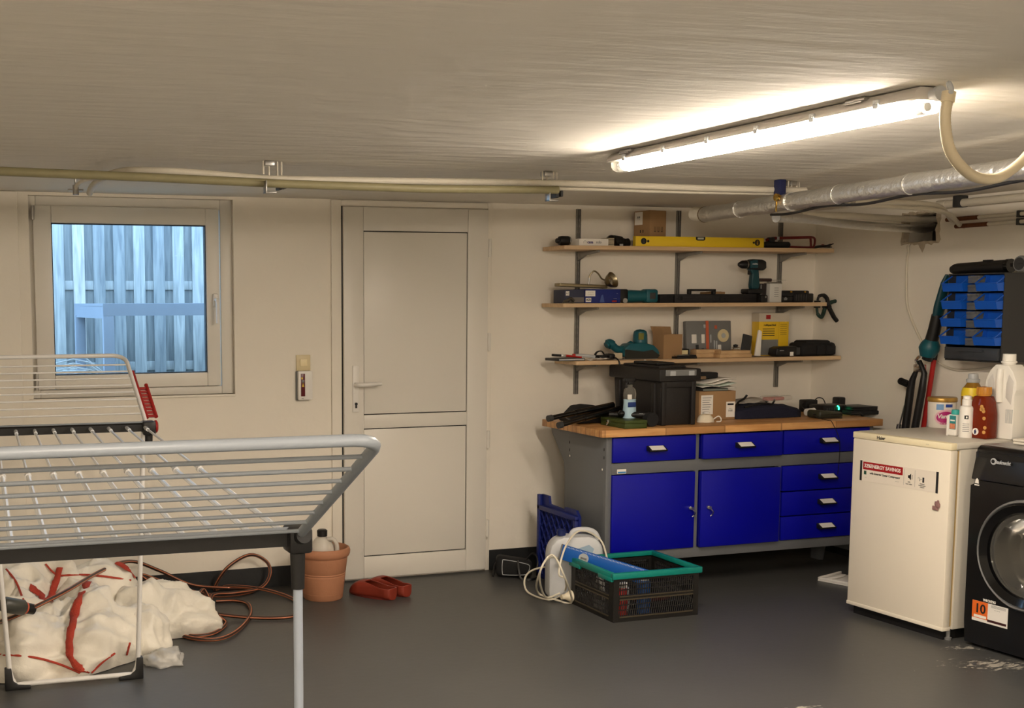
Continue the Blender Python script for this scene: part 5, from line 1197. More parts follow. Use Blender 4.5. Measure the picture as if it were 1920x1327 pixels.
bm = bmn(); xm = ux(1200, 640, 5.8)-x0; lathe(bm, [(.04, .06), (.038, hh-.03), (.034, hh-.012), (.02, hh-.002), (0, hh)], 24, (xm, .0, 0)); obj('motor', bm, M_TEAL, T)
sbox('data_plate', (xm-.03, -.0385, hh-.055), (xm+.0, -.03, hh-.02), mat('olive_label', (120, 116, 50), .5), T, .001)
sbox('base_plate', (.0, -.03, .0), (L-.01, .07, .004), M_STEEL, T); sbox('side_block', (.03, -.03, .004), (.085, .03, .036), mat('cream_block', (196, 180, 150), .7), T, .003)
T = thing('spray_can', 'black spray can with a tall white cap beside the teal saw', 'can', (X3_(1228)+.012, 5.88, Z3)); hc = HZ(620, Z3, 5.88)
bm = bmn(); lathe(bm, [(0, 0), (.026, 0), (.026, hc-.07), (.02, hc-.06)], 20); obj('body', bm, mat('can_dark', (46, 38, 44), .4), T); bm = bmn(); lathe(bm, [(.025, hc-.062), (.025, hc-.004), (.022, hc), (0, hc)], 20); obj('cap', bm, M_WHITE, T)
# open carton
x0, x1 = ux(1240, 650, 5.79), ux(1278, 650, 5.79)
T = thing('open_carton', 'open brown carton with raised flap on the lowest shelf', 'box', ((x0+x1)/2, 5.83, Z3), .12); hh = HZ(626, Z3, 5.8); w = (x1-x0)/2
bm = bmn(); box(bm, (-w, -.045, 0), (w, -.042, hh)); box(bm, (-w, .042, 0), (w, .045, hh)); box(bm, (-w, -.042, 0), (-w+.003, .042, hh)); box(bm, (w-.003, -.042, 0), (w, .042, hh)); box(bm, (-w, -.042, 0), (w, .042, .003)); obj('walls', bm, M_CARD, T)
bm = bmn(); prism(bm, [(-w, hh), (w, hh), (w-.01, hh+.04), (-w-.02, hh+.044)], .042, .045, 'XZ'); obj('flap', bm, M_CARD, T); bm = bmn(); prism(bm, [(-.045, hh), (.045, hh), (.05, hh+.035), (-.04, hh+.04)], -w-.002, -w, 'YZ'); obj('flap', bm, M_CARD, T)
# bits in front
T = thing('drill_bits', 'silver and black bit holder at the front of the lowest shelf', 'bit holder', (X3_(1284), YS+.05, Z3), .05); sbox('tray', (-.06, -.022, 0), (.07, .03, .012), M_BLACK, T, .003)
for k in range(3):
    bm = bmn(); tube(bm, [(-.058, -.012+.01*k, .017), (.02, -.012+.01*k, .016)], .0045, 8); obj('bit', bm, M_CHROME, T)
sbox('lid', (.02, -.018, .012), (.068, .02, .02), M_BLACK, T, .003)
T = thing('small_box', 'small black box with cream label behind the bit holder', 'box', (X3_(1294), 5.83, Z3)); sbox('case', (-.033, -.025, 0), (.035, .025, .05), M_BLACK, T, .003); sbox('label', (-.025, -.0256, .02), (.026, -.0248, .042), mat('cream_label', (226, 210, 160), .6), T)
# blister pack with fittings
x0, x1 = ux(1292, 620, 5.88), ux(1376, 620, 5.88)
T = thing('fittings_box', 'grey assortment box with clear lid and orange strap standing upright', 'assortment box', ((x0+x1)/2, 5.905, Z3), rot=(math.radians(-5), 0, 0)); w = (x1-x0)/2; hh = HZ(602, Z3, 5.88)
sbox('tray', (-w, -.012, 0), (w, .02, hh), M_GREY, T, .003); sbox('strap', (-w*.14, -.0145, 0), (-w*.02, -.0118, hh+.001), mat('orange_strap', (196, 96, 62), .6), T)
bm = bmn(); lathe(bm, [(0, -.018), (.036, -.018), (.036, -.012)], 24, (w*.62, 0, hh*.58), 'Y'); obj('disc', bm, M_CREAM, T); bm = bmn(); lathe(bm, [(0, -.0195), (.014, -.0195), (.014, -.018)], 16, (w*.62, 0, hh*.58), 'Y'); obj('disc_centre', bm, M_LGREY, T)
for xk, zk, sx_, sz_, mm in ((-.68, .5, .024, .05, M_PAPER), (-.28, .5, .016, .05, M_PAPER), (-.55, .22, .014, .045, M_DGREY), (-.68, .16, .01, .025, MATS['orange_strap']), (-.3, .18, .012, .02, M_DGREY), (.06, .5, .006, .045, M_LGREY), (.22, .3, .006, .06, M_LGREY), (.32, .3, .006, .055, M_LGREY), (.45, .2, .016, .05, M_WHITE), (.3, .82, .012, .02, MATS['orange_strap']), (-.2, .85, .01, .02, M_LGREY)):
    sbox('fitting', (w*xk-sx_/2*1.3, -.017, hh*zk-sz_/2), (w*xk+sx_/2*1.3, -.0118, hh*zk+sz_/2), mm, T, .002)
# wood blocks
M_PINE = wood('pine_offcut', (206, 172, 128), (182, 146, 102), (2, 9, 9), .7)
zb = Z3
for k, (u0, u1, y_, zz, hh_, lab) in enumerate(((1350, 1410, YS+.03, 0, .02, 'lower front pine offcut on the lowest shelf'), (1352, 1407, YS+.032, .0205, .018, 'upper front pine offcut stacked on another offcut'), (1306, 1348, YS+.09, 0, .024, 'lower rear pine offcut behind the bit holder'), (1306, 1352, YS+.09, .0245, .02, 'upper rear pine offcut behind the bit holder'))):
    xa_, xb_ = ux(u0, 660, y_), ux(u1, 660, y_)
    bm = bmn(); box(bm, (0, 0, 0), (xb_-xa_, .06, hh_), .0015); o = obj('wood_offcut', bm, M_PINE); o.location = (xa_, y_, Z3+zz+.0003); tag(o, lab, 'wood block', 'pine offcuts on the lowest shelf')
T = thing('pocket_watch', 'small round shiny metal tin on the pine offcuts', 'tin', (X3_(1382), YS+.06, Z3+.0395)); bm = bmn(); lathe(bm, [(0, 0), (.022, 0), (.026, .006), (.024, .014), (.015, .02), (0, .022)], 20); obj('body', bm, M_CHROME, T); bm = bmn(); lathe(bm, [(.012, .02), (.014, .03), (0, .034)], 12, (-.0, .0, .0)); obj('knob', bm, M_BLACK, T)
T = thing('phone', 'dark slab leaning behind the pine offcuts', 'phone', (X3_(1408), 5.80, Z3+.001), rot=(math.radians(-8), math.radians(14), 0)); sbox('body', (-.032, -.005, .012), (.03, .005, .125), mat('dark_slate', (48, 52, 54), .4), T, .004); sbox('screen', (-.028, -.0058, .018), (.026, -.0048, .12), M_DGREY, T, .001)
T = thing('paper_roll', 'narrow white paper card standing before the yellow box', 'card', (X3_(1430)+.004, 5.80, Z3), rot=(math.radians(-4), math.radians(4), 0)); bm = bmn(); prism(bm, [(-.018, .002), (.02, .002), (.022, .14), (.006, .15), (-.0, .145)], -.006, .004, 'XZ', .001); obj('card', bm, M_PAPER, T); sbox('base', (-.02, -.02, 0), (.024, .02, .003), M_STEEL, T)
# yellow box
x0, x1 = ux(1427, 620, 5.86), ux(1478, 620, 5.86); hh = HZ(588, Z3, 5.86)
T = thing('yellow_carton', 'yellow and white product carton on the lowest shelf', 'box', ((x0+x1)/2, 5.90, Z3), math.radians(-8)); w = (x1-x0)/2
sbox('carton', (-w, -.04, 0), (w, .04, hh), mat('carton_yellow', (226, 186, 34), .5), T, .002); sbox('top_band', (-w-.0006, -.0406, hh*.8), (w+.0006, .0406, hh+.0006), mat('carton_pale', (196, 186, 168), .5), T); sbox('photo', (-w+.001, -.0407, .004), (w*.3, -.0395, hh*.38), M_GREY, T); sbox('logo', (-w*.55, -.0412, hh*.86), (-w*.25, -.0404, hh*.96), M_RED, T)
text('lettering', 'rollspachtel', .016, M_INK, T, (-w*.28, -.041, hh*.72), RF, bold=.0004)
for k in range(4): sbox('print_line', (-w*.75, -.0408, hh*(.62-.05*k)), (w*.05, -.0398, hh*(.635-.05*k)), M_INK, T)
for k in range(6): sbox('print_line', (w*.42, -.0408, hh*(.72-.045*k)), (w*.85, -.0398, hh*(.73-.045*k)), mat('print_brown', (120, 92, 20), .6), T)
sbox('side_seam', (w*.33, -.0406, 0), (w*.345, -.0398, hh*.8), mat('seam_yellow', (190, 150, 20), .5), T)
# black pouch and camera bag
x0, x1 = X3_(1451), X3_(1500)
T = thing('battery_pack', 'black battery pack with white print left of the black bag', 'battery', ((x0+x1)/2-.01, YS+.055, Z3)); w = (x1-x0)/2-.006
bm = bmn(); prism(bm, [(-w, .012), (-w+.006, .046), (-w+.03, .056), (w-.03, .058), (w, .04), (w, .006), (-w+.02, 0)], -.035, .04, 'XZ', .005); obj('body', bm, M_BLACK, T); text('lettering', '-----', .017, M_LGREY, T, (-w*.55, -.0358, .036), RF, bold=.0003); sbox('tag_label', (.01, -.0375, .004), (.032, -.035, .026), M_PAPER, T); sbox('terminal', (w-.03, -.037, .01), (w-.004, -.034, .05), M_DGREY, T, .002)
x0, x1 = X3_(1501), X3_(1565)
T = thing('black_bag', 'padded black camera bag at the right end of the lowest shelf', 'bag', ((x0+x1)/2, YS+.09, Z3)); w = (x1-x0)/2
bm = bmn(); box(bm, (-w, -.06, 0), (w, .07, .075), .02, seg=4); obj('body', bm, M_BLACKM, T); sbox('flap', (-w*.75, -.055, .06), (w*.7, .06, .088), M_BLACKM, T, .014); sbox('front_pocket', (-w*.2, -.071, .006), (w*.3, -.05, .062), M_BLACKM, T, .01); sbox('front_pocket', (w*.4, -.069, .006), (w*.92, -.05, .06), M_BLACKM, T, .01)
T = thing('paper_tag', 'small white paper tag hanging over the lowest shelf edge', 'tag', at_y(1207, 683, YS-.004)+Vector((0, 0, 0)), rot=(0, math.radians(32), 0)); sbox('tag', (-.011, -.0015, -.03), (.011, 0, .026), M_PAPER, T, .0004); sbox('print', (-.004, -.002, -.02), (.004, -.0014, -.012), M_GREY, T)

# ================================================================== ON THE WORKBENCH
# big black tool box
X0, X1, Y0, Y1 = 3.414, 3.632, 5.278, 5.74
hb = vz(1236, 716, Y0)-ZB; hl = vz(1236, 692, Y0)-ZB
T = thing('tool_box', 'large black tool box with grey latches on the workbench', 'tool box', ((X0+X1)/2, (Y0+Y1)/2, ZB)); w, d = (X1-X0)/2, (Y1-Y0)/2
M_TBX = mat('toolbox_black', (30, 27, 26), .55, bump=.1, bscale=150)
bm = bmn(); box(bm, (-w+.008, -d+.008, 0), (w-.008, d-.008, hb), .008)
for v in bm.verts:
    k = 1-.06*(1-v.co.z/hb); v.co.x *= k; v.co.y *= k
obj('tub', bm, M_TBX, T)
bm = bmn(); box(bm, (-w-.012, -d-.012, hb), (w+.012, d+.012, hl), .008); box(bm, (-w+.03, -d+.06, hl-.002), (w-.03, d-.06, hl+.012), .006); obj('lid', bm, M_TBX, T)
sbox('grip', (-w+.055, -d+.12, hl+.012), (w-.055, d-.12, hl+.026), M_BLACK, T, .006)
lp = sbox('latch_plate', (-w+.02, -d-.018, hl-.035), (w-.02, -d-.011, hl-.004), M_GREY, T, .003)
for xk in (-w+.06, w-.05): sbox('latch', (xk-.016, -d-.021, hl-.034), (xk+.016, -d-.017, hl-.01), M_LGREY, lp, .003)
for xk in (-w+.012, w-.036): sbox('corner_rib', (xk, -d-.004, .002), (xk+.024, -d+.012, hb), M_TBX, T, .003)
sbox('front_band', (-w+.01, -d-.002, hb-.03), (w-.01, -d+.012, hb), M_TBX, T, .002)
for yk in (-d+.05, d-.08): sbox('side_rib', (-w-.002, yk, .02), (-w+.016, yk+.03, hb-.01), M_TBX, T, .003)
# spray bottle
T = thing('spray_bottle', 'clear spray bottle with blue label in front of the tool box', 'bottle', (ux(1183, 782, 5.33), 5.345, ZB)); hh = vz(1183, 708, 5.345)-ZB
M_CLR = mat('clear_smoky_plastic', (190, 186, 176), .1, trans=.8, ior=1.15)
bm = bmn(); lathe(bm, [(0, 0), (.03, 0), (.034, .006), (.034, hh*.35), (.03, hh*.5), (.034, hh*.66), (.03, hh*.76), (.013, hh*.82), (.013, hh*.86)], 24, sy=.75); obj('bottle', bm, M_CLR, T)
bm = bmn(); lathe(bm, [(.0345, hh*.1), (.0345, hh*.35), (.0315, hh*.48), (.0325, hh*.56)], 24, sy=.77, cap=False); obj('label', bm, mat('label_blue_white', (168, 196, 210), .5), T)
sbox('label_mark', (-.026, -.0275, hh*.56), (-.004, -.02, hh*.66), M_PAPER, T, .001); sbox('label_swoosh', (-.025, -.0275, hh*.4), (.02, -.024, hh*.5), mat('swoosh_blue', (24, 50, 110), .5), T, .004)
bm = bmn(); box(bm, (-.014, -.012, hh*.86), (.018, .012, hh*.93), .003); box(bm, (-.03, -.01, hh*.91), (.028, .01, hh), .005); box(bm, (-.042, -.005, hh*.93), (-.029, .005, hh*.99), .002); tube(bm, cr([(-.012, 0, hh*.92), (-.022, 0, hh*.87), (-.02, 0, hh*.8)]), .0045, 8); obj('trigger_head', bm, M_BLACK, T)
# green flat box
gx0, gx1 = ux(1143, 804, 5.245), ux(1185, 802, 5.245)
T = thing('green_box', 'olive green flat metal box at the front of the workbench', 'box', (3.245, 5.335, ZB))
M_GRN = mat('olive_green_paint', (58, 70, 24), .45)
sbox('case', (-.062, -.115, 0), (.062, .115, .024), M_GRN, T, .002); sbox('lid', (-.063, -.116, .0245), (.063, .116, .04), M_GRN, T, .002)
bm = bmn(); box(bm, (-.066, .035, .012), (-.0625, .055, .032), .001); tube(bm, cr([(-.066, .04, .012), (-.07, .045, .004), (-.066, .05, .012)]), .002, 5); obj('clasp', bm, M_CHROME, T)
# hammer on box
T = thing('hammer_drill_part', 'black tool with a round rubber head behind the green box', 'tool', (3.335, 5.31, ZB))
bm = bmn(); lathe(bm, [(0, -.02), (.034, -.02), (.036, -.01), (.036, .015), (.03, .022), (0, .022)], 24, (.02, -.045, .037), 'Y'); obj('head', bm, M_BLACKM, T)
bm = bmn(); tube(bm, cr([(.02, -.03, .06), (-.02, .0, .058), (-.08, .04, .056), (-.14, .08, .058)]), [.016]*8+[.014]*7+[.012]*4, 12); obj('shaft', bm, M_BLACK, T); text('lettering', '-----', .012, M_LGREY, T, (-.02, -.022, .066), (PI/2-.5, 0, -.6), bold=.0003)
bm = bmn(); r = bmesh.ops.create_uvsphere(bm, u_segments=16, v_segments=10, radius=.018)
for v in r['verts']: v.co += Vector((-.1, .03, .064))
for f in bm.faces: f.smooth = True
obj('ball', bm, M_BLACKG, T)
# two black tubes
pa, pb_ = at_z(1052, 797, ZB+.014), Vector((3.27, 5.50, ZB+.095))
for k, (o1_, lab) in enumerate(((Vector((0, 0, 0)), 'lower black extension tube lying slanted on the workbench corner'), (Vector((-.03, .05, .03)), 'upper black extension tube lying slanted on the workbench corner'))):
    a_, b_ = pa+o1_+Vector((0, .01, 0)), Vector((3.30, 5.47, ZB+.075))+o1_*.6
    T = thing('vacuum_tube', lab, 'tube', a_); dv = b_-a_
    bm = bmn(); tube(bm, [Vector((0, 0, 0)), dv*.4, dv*.401, dv], [.013, .013, .0155, .0155], 14); obj('tube', bm, M_BLACKG, T)
    bm = bmn(); tube(bm, [dv*-.03, dv*.03], [.0165, .0165], 14); obj('end_ring', bm, M_DGREY, T)
# black flat pouch at the left end
T = thing('black_pouch', 'flat black pouch with a wire loop at the left end of the workbench', 'pouch', (3.19, 5.60, ZB), .1)
bm = bmn(); prism(bm, [(-.12, .004), (-.12, .03), (-.08, .05), (-.045, .085), (.0, .088), (.1, .078), (.14, .06), (.15, .01), (.05, .0)], -.09, .09, 'XZ', .012)
for v in bm.verts: v.co.z = max(.001, v.co.z*(1-.5*max(0, -v.co.y)/.09*.6)+.006*noise.noise(v.co*25))
obj('body', bm, M_BLACKM, T); bm = bmn(); tube(bm, cr([(-.11, -.03, .015), (-.16, -.05, .03), (-.165, -.05, .05), (-.12, -.02, .045)]), .0035, 6); obj('wire_loop', bm, M_GREY, T); bm = bmn(); tube(bm, [(-.1, -.04, .045), (-.15, -.05, .062)], .005, 6); obj('strap', bm, M_BLACK, T); sbox('zip', (-.03, -.0915, .05), (.1, -.088, .054), M_DGREY, T)
# carton with labels
x0, x1 = ux(1318, 760, 5.46), ux(1379, 760, 5.46)
T = thing('parcel', 'brown parcel carton with two white labels beside the tool box', 'box', ((x0+x1)/2-.012, 5.56, ZB)); w = (x1-x0)/2+.012; hh = vz(1350, 733, 5.46)-ZB
sbox('carton', (-w, -.1, 0), (w, .1, hh), M_CARD, T, .002); sbox('label', (-w+.012, -.1006, .03), (-w+.085, -.0998, hh-.02), M_PAPER, T); sbox('label', (w-.058, -.1006, .012), (w-.004, -.0998, hh*.62), M_PAPER, T)
for k in range(6): sbox('print_line', (-w+.02, -.101, hh-.035-.012*k), (-w+.075-.006*(k % 3), -.1004, hh-.032-.012*k), M_GREY, T)
text('label_print', '---- -\n||| |||||', .011, M_INK, T, (w-.031, -.101, hh*.35), RF); sbox('barcode', (w-.05, -.101, hh*.5), (w-.012, -.1004, hh*.56), M_INK, T)
zt_ = ZB+hh+.0005
T = thing('grey_book', 'grey hardback lying on the parcel carton', 'book', ((x0+x1)/2-.02, 5.56, zt_)); sbox('cover', (-.08, -.095, 0), (.075, .09, .014), M_DGREY, T, .001); sbox('pages', (-.078, -.0956, .003), (.072, -.0945, .011), mat('grey_green', (120, 126, 116), .7), T)
for k in range(4):
    bm = bmn(); n = 8; rows = []
    for i in range(n+1):
        rows.append([bm.verts.new((-.1+.21*i/n+.006*k, -.09+.17*j/4+.01*k, .004+.0085*k+.006*math.sin(i*.7+k*1.3+j*.5)+(.012*((i/n)**2)*k*.6))) for j in range(5)])
    for A, B in zip(rows, rows[1:]):
        for j in range(4): bm.faces.new((A[j], B[j], B[j+1], A[j+1])).smooth = True
    o = obj('paper_sheet', bm, M_PAPER if k != 1 else mat('pale_mint_paper', (206, 218, 206), .8), ang=180); md = o.modifiers.new('t', 'SOLIDIFY'); md.thickness = .0012; md.offset = 1
    o.location = ((x0+x1)/2-.005, 5.55, zt_+.0155); tag(o, ('lowest white paper in the loose pile on the grey book', 'pale mint paper in the loose pile on the grey book', 'second white paper from the top of the loose pile', 'topmost white paper of the loose pile on the grey book')[k], 'paper', 'loose papers on the parcel carton')
T = thing('black_wallet', 'black pouch lying on top of the paper pile', 'pouch', ((x0+x1)/2-.01, 5.585, zt_+.062)); sbox('body', (-.055, -.04, 0), (.06, .04, .03), M_BLACKM, T, .006); sbox('brown_flap', (-.075, -.05, -.004), (-.02, -.02, .012), mat('tan_fabric', (128, 104, 78), .8), T, .005)
# dust mask
T = thing('dust_mask', 'white cup shaped dust mask lying in front of the parcel', 'mask', (ux(1327, 794, 5.34), 5.36, ZB+.001))
bm = bmn(); r = bmesh.ops.create_uvsphere(bm, u_segments=24, v_segments=14, radius=.045)
for v in r['verts']: v.co = Vector((v.co.x*1.05, v.co.y*.8, max(0, v.co.z)*1.05+.0))+Vector((0, 0, .002*math.sin(v.co.x*160)))
for v in bm.verts: v.co.z = max(v.co.z, .001)
for f in bm.faces: f.smooth = True
obj('cup', bm, mat('mask_white', (226, 214, 190), .8), T)
bm = bmn(); lathe(bm, [(.018, 0), (.018, .008), (.012, .01), (0, .01)], 16, (-.005, -.012, .046)); obj('valve', bm, M_WHITE, T)
bm = bmn(); tube(bm, cr([(.04, -.005, .012), (.065, -.015, .03), (.078, -.02, .02), (.07, -.03, .005), (.045, -.03, .004)]), .003, 6); obj('elastic', bm, M_PAPER, T)
# navy bag
x0, x1 = ux(1380, 770, 5.45), ux(1500, 770, 5.45)
T = thing('navy_bag', 'dark navy fabric bag lying in the middle of the workbench', 'bag', ((x0+x1)/2, 5.53, ZB)); w = (x1-x0)/2
bm = bmn(); bmesh.ops.create_cube(bm, size=1.); bmesh.ops.subdivide_edges(bm, edges=bm.edges[:], cuts=9, use_grid_fill=True)
for v in bm.verts:
    x, y, z = v.co*2
    sh = 1-.12*(abs(x)**4)
    v.co = Vector((x*w, y*.1*sh, (.5+z*.5)*.072*(1-.35*abs(x)**3)*(1-.25*abs(y)**3))) + Vector((0, 0, .007*noise.noise(Vector((x*4, y*3, z))))*1)*(1 if z > 0 else 0)
    v.co.z = max(.0, v.co.z)
for f in bm.faces: f.smooth = True
obj('body', bm, mat('navy_fabric', (22, 24, 44), .85, bump=.3, bscale=150), T, ang=180); bm = bmn(); tube(bm, cr([(-w+.01, -.05, .05), (-w+.05, -.03, .085), (-w+.09, -.02, .1), (-w+.11, -.02, .12)]), .006, 6); tube(bm, cr([(-w+.06, -.07, .06), (-.02, -.06, .075), (.03, -.06, .07), (.06, -.05, .09), (.045, -.04, .1), (.02, -.03, .08)]), .005, 6); obj('handle_strap', bm, M_BLACK, T)
T = thing('grey_plastic_wrap', 'grey crumpled plastic sheet lying on the navy bag', 'plastic sheet', ((x0+x1)/2-.03, 5.56, ZB+.078)); bm = bmn(); r = bmesh.ops.create_icosphere(bm, subdivisions=3, radius=1)
for v in r['verts']: v.co = Vector((v.co.x*.1, v.co.y*.05, max(0, v.co.z)*.024))*(1+.3*noise.noise(v.co*3))
for f in bm.faces: f.smooth = True
obj('sheet', bm, mat('grey_film', (150, 144, 134), .4), T)
T = thing('red_packet', 'red item in a clear packet lying on the navy bag', 'packet', ((x0+x1)/2+.085, 5.51, ZB+.086), .15); sbox('contents', (-.075, -.025, .002), (.05, .02, .02), mat('packet_red', (178, 44, 46), .5), T, .008); bm = bmn(); box(bm, (-.085, -.035, 0), (.1, .03, .026), .01)
for v in bm.verts: v.co += Vector((0, 0, .006*noise.noise(v.co*30)))
obj('film', bm, mat('clear_packet', (220, 210, 196), .12, alpha=.35), T)
T = thing('black_charger', 'small black charger block between bag and wall on the workbench', 'charger', (ux(1522, 756, 5.66), 5.69, ZB+.046)); sbox('body', (-.04, -.03, -.046), (.042, .03, .022), M_BLACK, T, .006); bm = bmn(); tube(bm, cr([(-.04, -.01, .0), (-.07, -.03, -.01), (-.06, -.06, -.03), (.0, -.08, -.04)]), .0035, 6); tube(bm, cr([(.04, 0, .01), (.055, -.01, .03), (.075, -.03, .025), (.08, -.05, -.01)]), .003, 6); obj('lead', bm, M_BLACK, T)
T = thing('white_cup', 'white plastic cup lying on the workbench beside the navy bag', 'cup', (ux(1501, 772, 5.5)+.012, 5.47, ZB+.021)); bm = bmn(); lathe(bm, [(0, 0), (.019, 0), (.021, .05), (.0195, .05), (.017, .004), (0, .004)], 20, axis='X'); obj('cup', bm, M_WHITE, T); bm = bmn(); lathe(bm, [(.021, .048), (.0225, .05), (.021, .052)], 20, axis='X'); obj('rim', bm, M_WHITE, T)
# hard case, laptop-like stack with cables
T = thing('green_case', 'dark olive hard case at the front right of the workbench', 'case', (ux(1557, 790, 5.33), 5.375, ZB), .12); bm = bmn(); box(bm, (-.085, -.05, 0), (.085, .05, .042), .016, seg=4)
for v in bm.verts: v.co.z *= 1-.35*max(0, v.co.x)/.085
obj('shell', bm, mat('olive_drab', (50, 50, 36), .55), T); sbox('zip', (-.084, -.0512, .018), (.07, -.049, .021), M_BLACK, T)
bm = bmn(); tube(bm, cr([(-.08, -.02, .02), (-.115, -.03, .022), (-.11, -.06, .006), (-.05, -.07, .004), (.0, -.075, .004), (.03, -.09, .004)]), .0025, 6); obj('cord_loop', bm, M_BLACK, T)
T = thing('router', 'black electronic box with glowing green light on the workbench', 'router', (ux(1560, 770, 5.55), 5.56, ZB)); sbox('body', (-.1, -.06, 0), (.06, .06, .05), M_BLACK, T, .008); bm = bmn(); tube(bm, cr([(-.008, -.0615, .046), (.0, -.0615, .04), (.002, -.0615, .03), (.0, -.0615, .024)]), .0035, 6); obj('status_light', bm, mat('green_light', (20, 200, 110), .4, emit=(.02, 1., .35), estr=3.), T)
for k in range(4): sbox('vent', (-.08+.016*k, -.0608, .012), (-.07+.016*k, -.0595, .036), M_DGREY, T)
T = thing('power_adapter', 'black power brick standing at the back right of the workbench', 'adapter', (ux(1583, 760, 5.68), 5.70, ZB)); sbox('brick', (-.045, -.03, 0), (.05, .03, .075), M_BLACK, T, .008); bm = bmn(); tube(bm, cr([(.05, -.01, .05), (.08, -.03, .075), (.11, -.03, .085), (.13, -.03, .07), (.11, -.04, .04), (.06, -.04, .05), (.05, -.05, .075), (.07, -.05, .09), (.1, -.06, .07), (.09, -.07, .03)]), .003, 6); obj('lead', bm, M_BLACK, T)
T = thing('laptop', 'closed black laptop on a dark pad at the right end of the workbench', 'laptop', (ux(1618, 780, 5.45), 5.48, ZB), -.05); sbox('pad', (-.1, -.07, 0), (.085, .1, .022), M_BLACKM, T, .006); sbox('base', (-.085, -.06, .0225), (.09, .09, .036), M_BLACK, T, .003); sbox('lid', (-.086, -.061, .0365), (.092, .091, .044), M_BLACK, T, .002)
bm = bmn(); xe = bx+bW; tube(bm, cr([(xe-.06, 5.37, ZB+.01), (xe-.03, 5.36, ZB+.012), (xe+.004, 5.36, ZB+.008), (xe+.014, 5.36, ZB-.04), (xe+.014, 5.36, ZB-.14), (xe+.012, 5.36, .3)]), .006, 8); tag(obj('hanging_cable', bm, M_BLACK), 'black cable hanging over the right end of the worktop', 'cable')
bm = bmn(); tube(bm, cr([(ux(1545, 795, 5.25), 5.27, ZB+.003), (ux(1553, 797, 5.21), 5.21, ZB+.003), (ux(1559, 800, 5.19), 5.186, ZB-.006), (ux(1570, 830, 5.19), 5.178, ZB-.09), (ux(1574, 860, 5.19), 5.19, ZB-.17), (ux(1570, 905, 5.19), 5.19, ZB-.28)]), .0018, 5); tag(obj('thin_lead', bm, M_BLACK), 'thin dark lead hanging down over the right blue drawers', 'cable')

# ================================================================== UNDER THE BENCH AT RIGHT
q = at_z(1575, 1090, 0)
T = thing('white_tray', 'white plastic tray lying on the floor left of the fridge', 'tray', (4.40, 5.06, 0), math.radians(20)); bm = bmn(); box(bm, (-.06, -.14, 0), (.16, .12, .008), .003); box(bm, (-.06, -.14, .008), (-.05, .12, .022), .003); box(bm, (-.06, .11, .008), (.16, .12, .022), .003); obj('tray', bm, M_WHITE, T); bm = bmn(); tube(bm, cr([(-.03, .08, .012), (.05, .06, .016), (.12, .07, .012)]), .006, 8); obj('grip', bm, M_WHITE, T)
T = thing('old_bag', 'dark brown crumpled bag on the floor behind the fridge', 'bag', (4.66, 5.04, 0)); bm = bmn(); r = bmesh.ops.create_icosphere(bm, subdivisions=4, radius=.125)
for v in r['verts']: v.co = Vector((v.co.x*1.1, v.co.y*.75, max(-.01, v.co.z)*1.25))*(1+.3*noise.noise(v.co*9)); v.co.z = max(.002, v.co.z)
for f in bm.faces: f.smooth = True
obj('sack', bm, mat('brown_sack', (58, 46, 38), .8, var=.4, vscale=12), T, ang=180); bm = bmn(); tube(bm, cr([(-.12, -.03, .1), (-.15, -.05, .06), (-.14, -.05, .03)]), .005, 6); tube(bm, cr([(-.02, -.1, .13), (.02, -.12, .12), (.04, -.12, .11)]), .005, 6); obj('strap', bm, mat('tan_strap', (176, 130, 96), .7), T)

# ================================================================== BEHIND AND ABOVE THE FRIDGE
# loppers and red handle
xl = 4.77
def AX(u, v, x=xl): return at_x(u, v, x)
T = thing('loppers', 'black handled loppers standing behind the fridge', 'garden tool', (xl, 5.06, 0))
bm = bmn(); tube(bm, [AX(1720, 690), AX(1711, 712), AX(1707, 730), AX(1698, 800), AX(1695, 830)], [.01, .016, .02, .02, .02], 12); obj('handle', bm, M_BLACK, T, True)
bm = bmn(); tube(bm, [AX(1724, 676, xl-.02), AX(1733, 700, xl-.02), AX(1729, 730, xl-.02), AX(1716, 800, xl-.02), AX(1712, 830, xl-.02)], [.01, .015, .019, .019, .019], 12); obj('handle', bm, M_BLACK, T, True)
bm = bmn(); a_ = AX(1726, 690); box(bm, a_+Vector((-.02, -.03, -.02)), a_+Vector((.01, .03, .02)), .005); tube(bm, cr([AX(1722, 686), AX(1718, 676), AX(1724, 668)]), .008, 8); obj('blade_head', bm, M_CHROME, T, True)
bm = bmn(); a_ = AX(1694, 716, xl); tube(bm, [a_+Vector((0, .025, .006)), a_+Vector((0, -.04, -.012))], .016, 12)
for k in range(5): tube(bm, [a_+Vector((0, .02-.012*k, .004-.003*k)), a_+Vector((0, .015-.012*k, .003-.003*k))], .0185, 12)
obj('side_grip', bm, M_BLACK, T, True)
bm = bmn(); tube(bm, [AX(1696, 760), AX(1682, 815)], .004, 8); tube(bm, [AX(1686, 795), AX(1681, 825)], .012, 10); obj('steel_rod', bm, M_STEEL, T, True)
bm = bmn(); tube(bm, [AX(1752, 670, xl+.04), AX(1741, 740, xl+.04), AX(1727, 830, xl+.04), Vector((xl+.02, 5.1, .01))], .0125, 12); T2 = thing('red_pole', 'red pole leaning on the wall behind the loppers', 'pole', (xl+.02, 5.1, 0)); obj('pole', bm, mat('signal_red', (172, 26, 22), .35), T2, True)
bm = bmn(); tube(bm, [AX(1753.2, 662, xl+.04), AX(1751.5, 674, xl+.04)], .0145, 12); obj('pole_cap', bm, M_BLACK, T2, True)
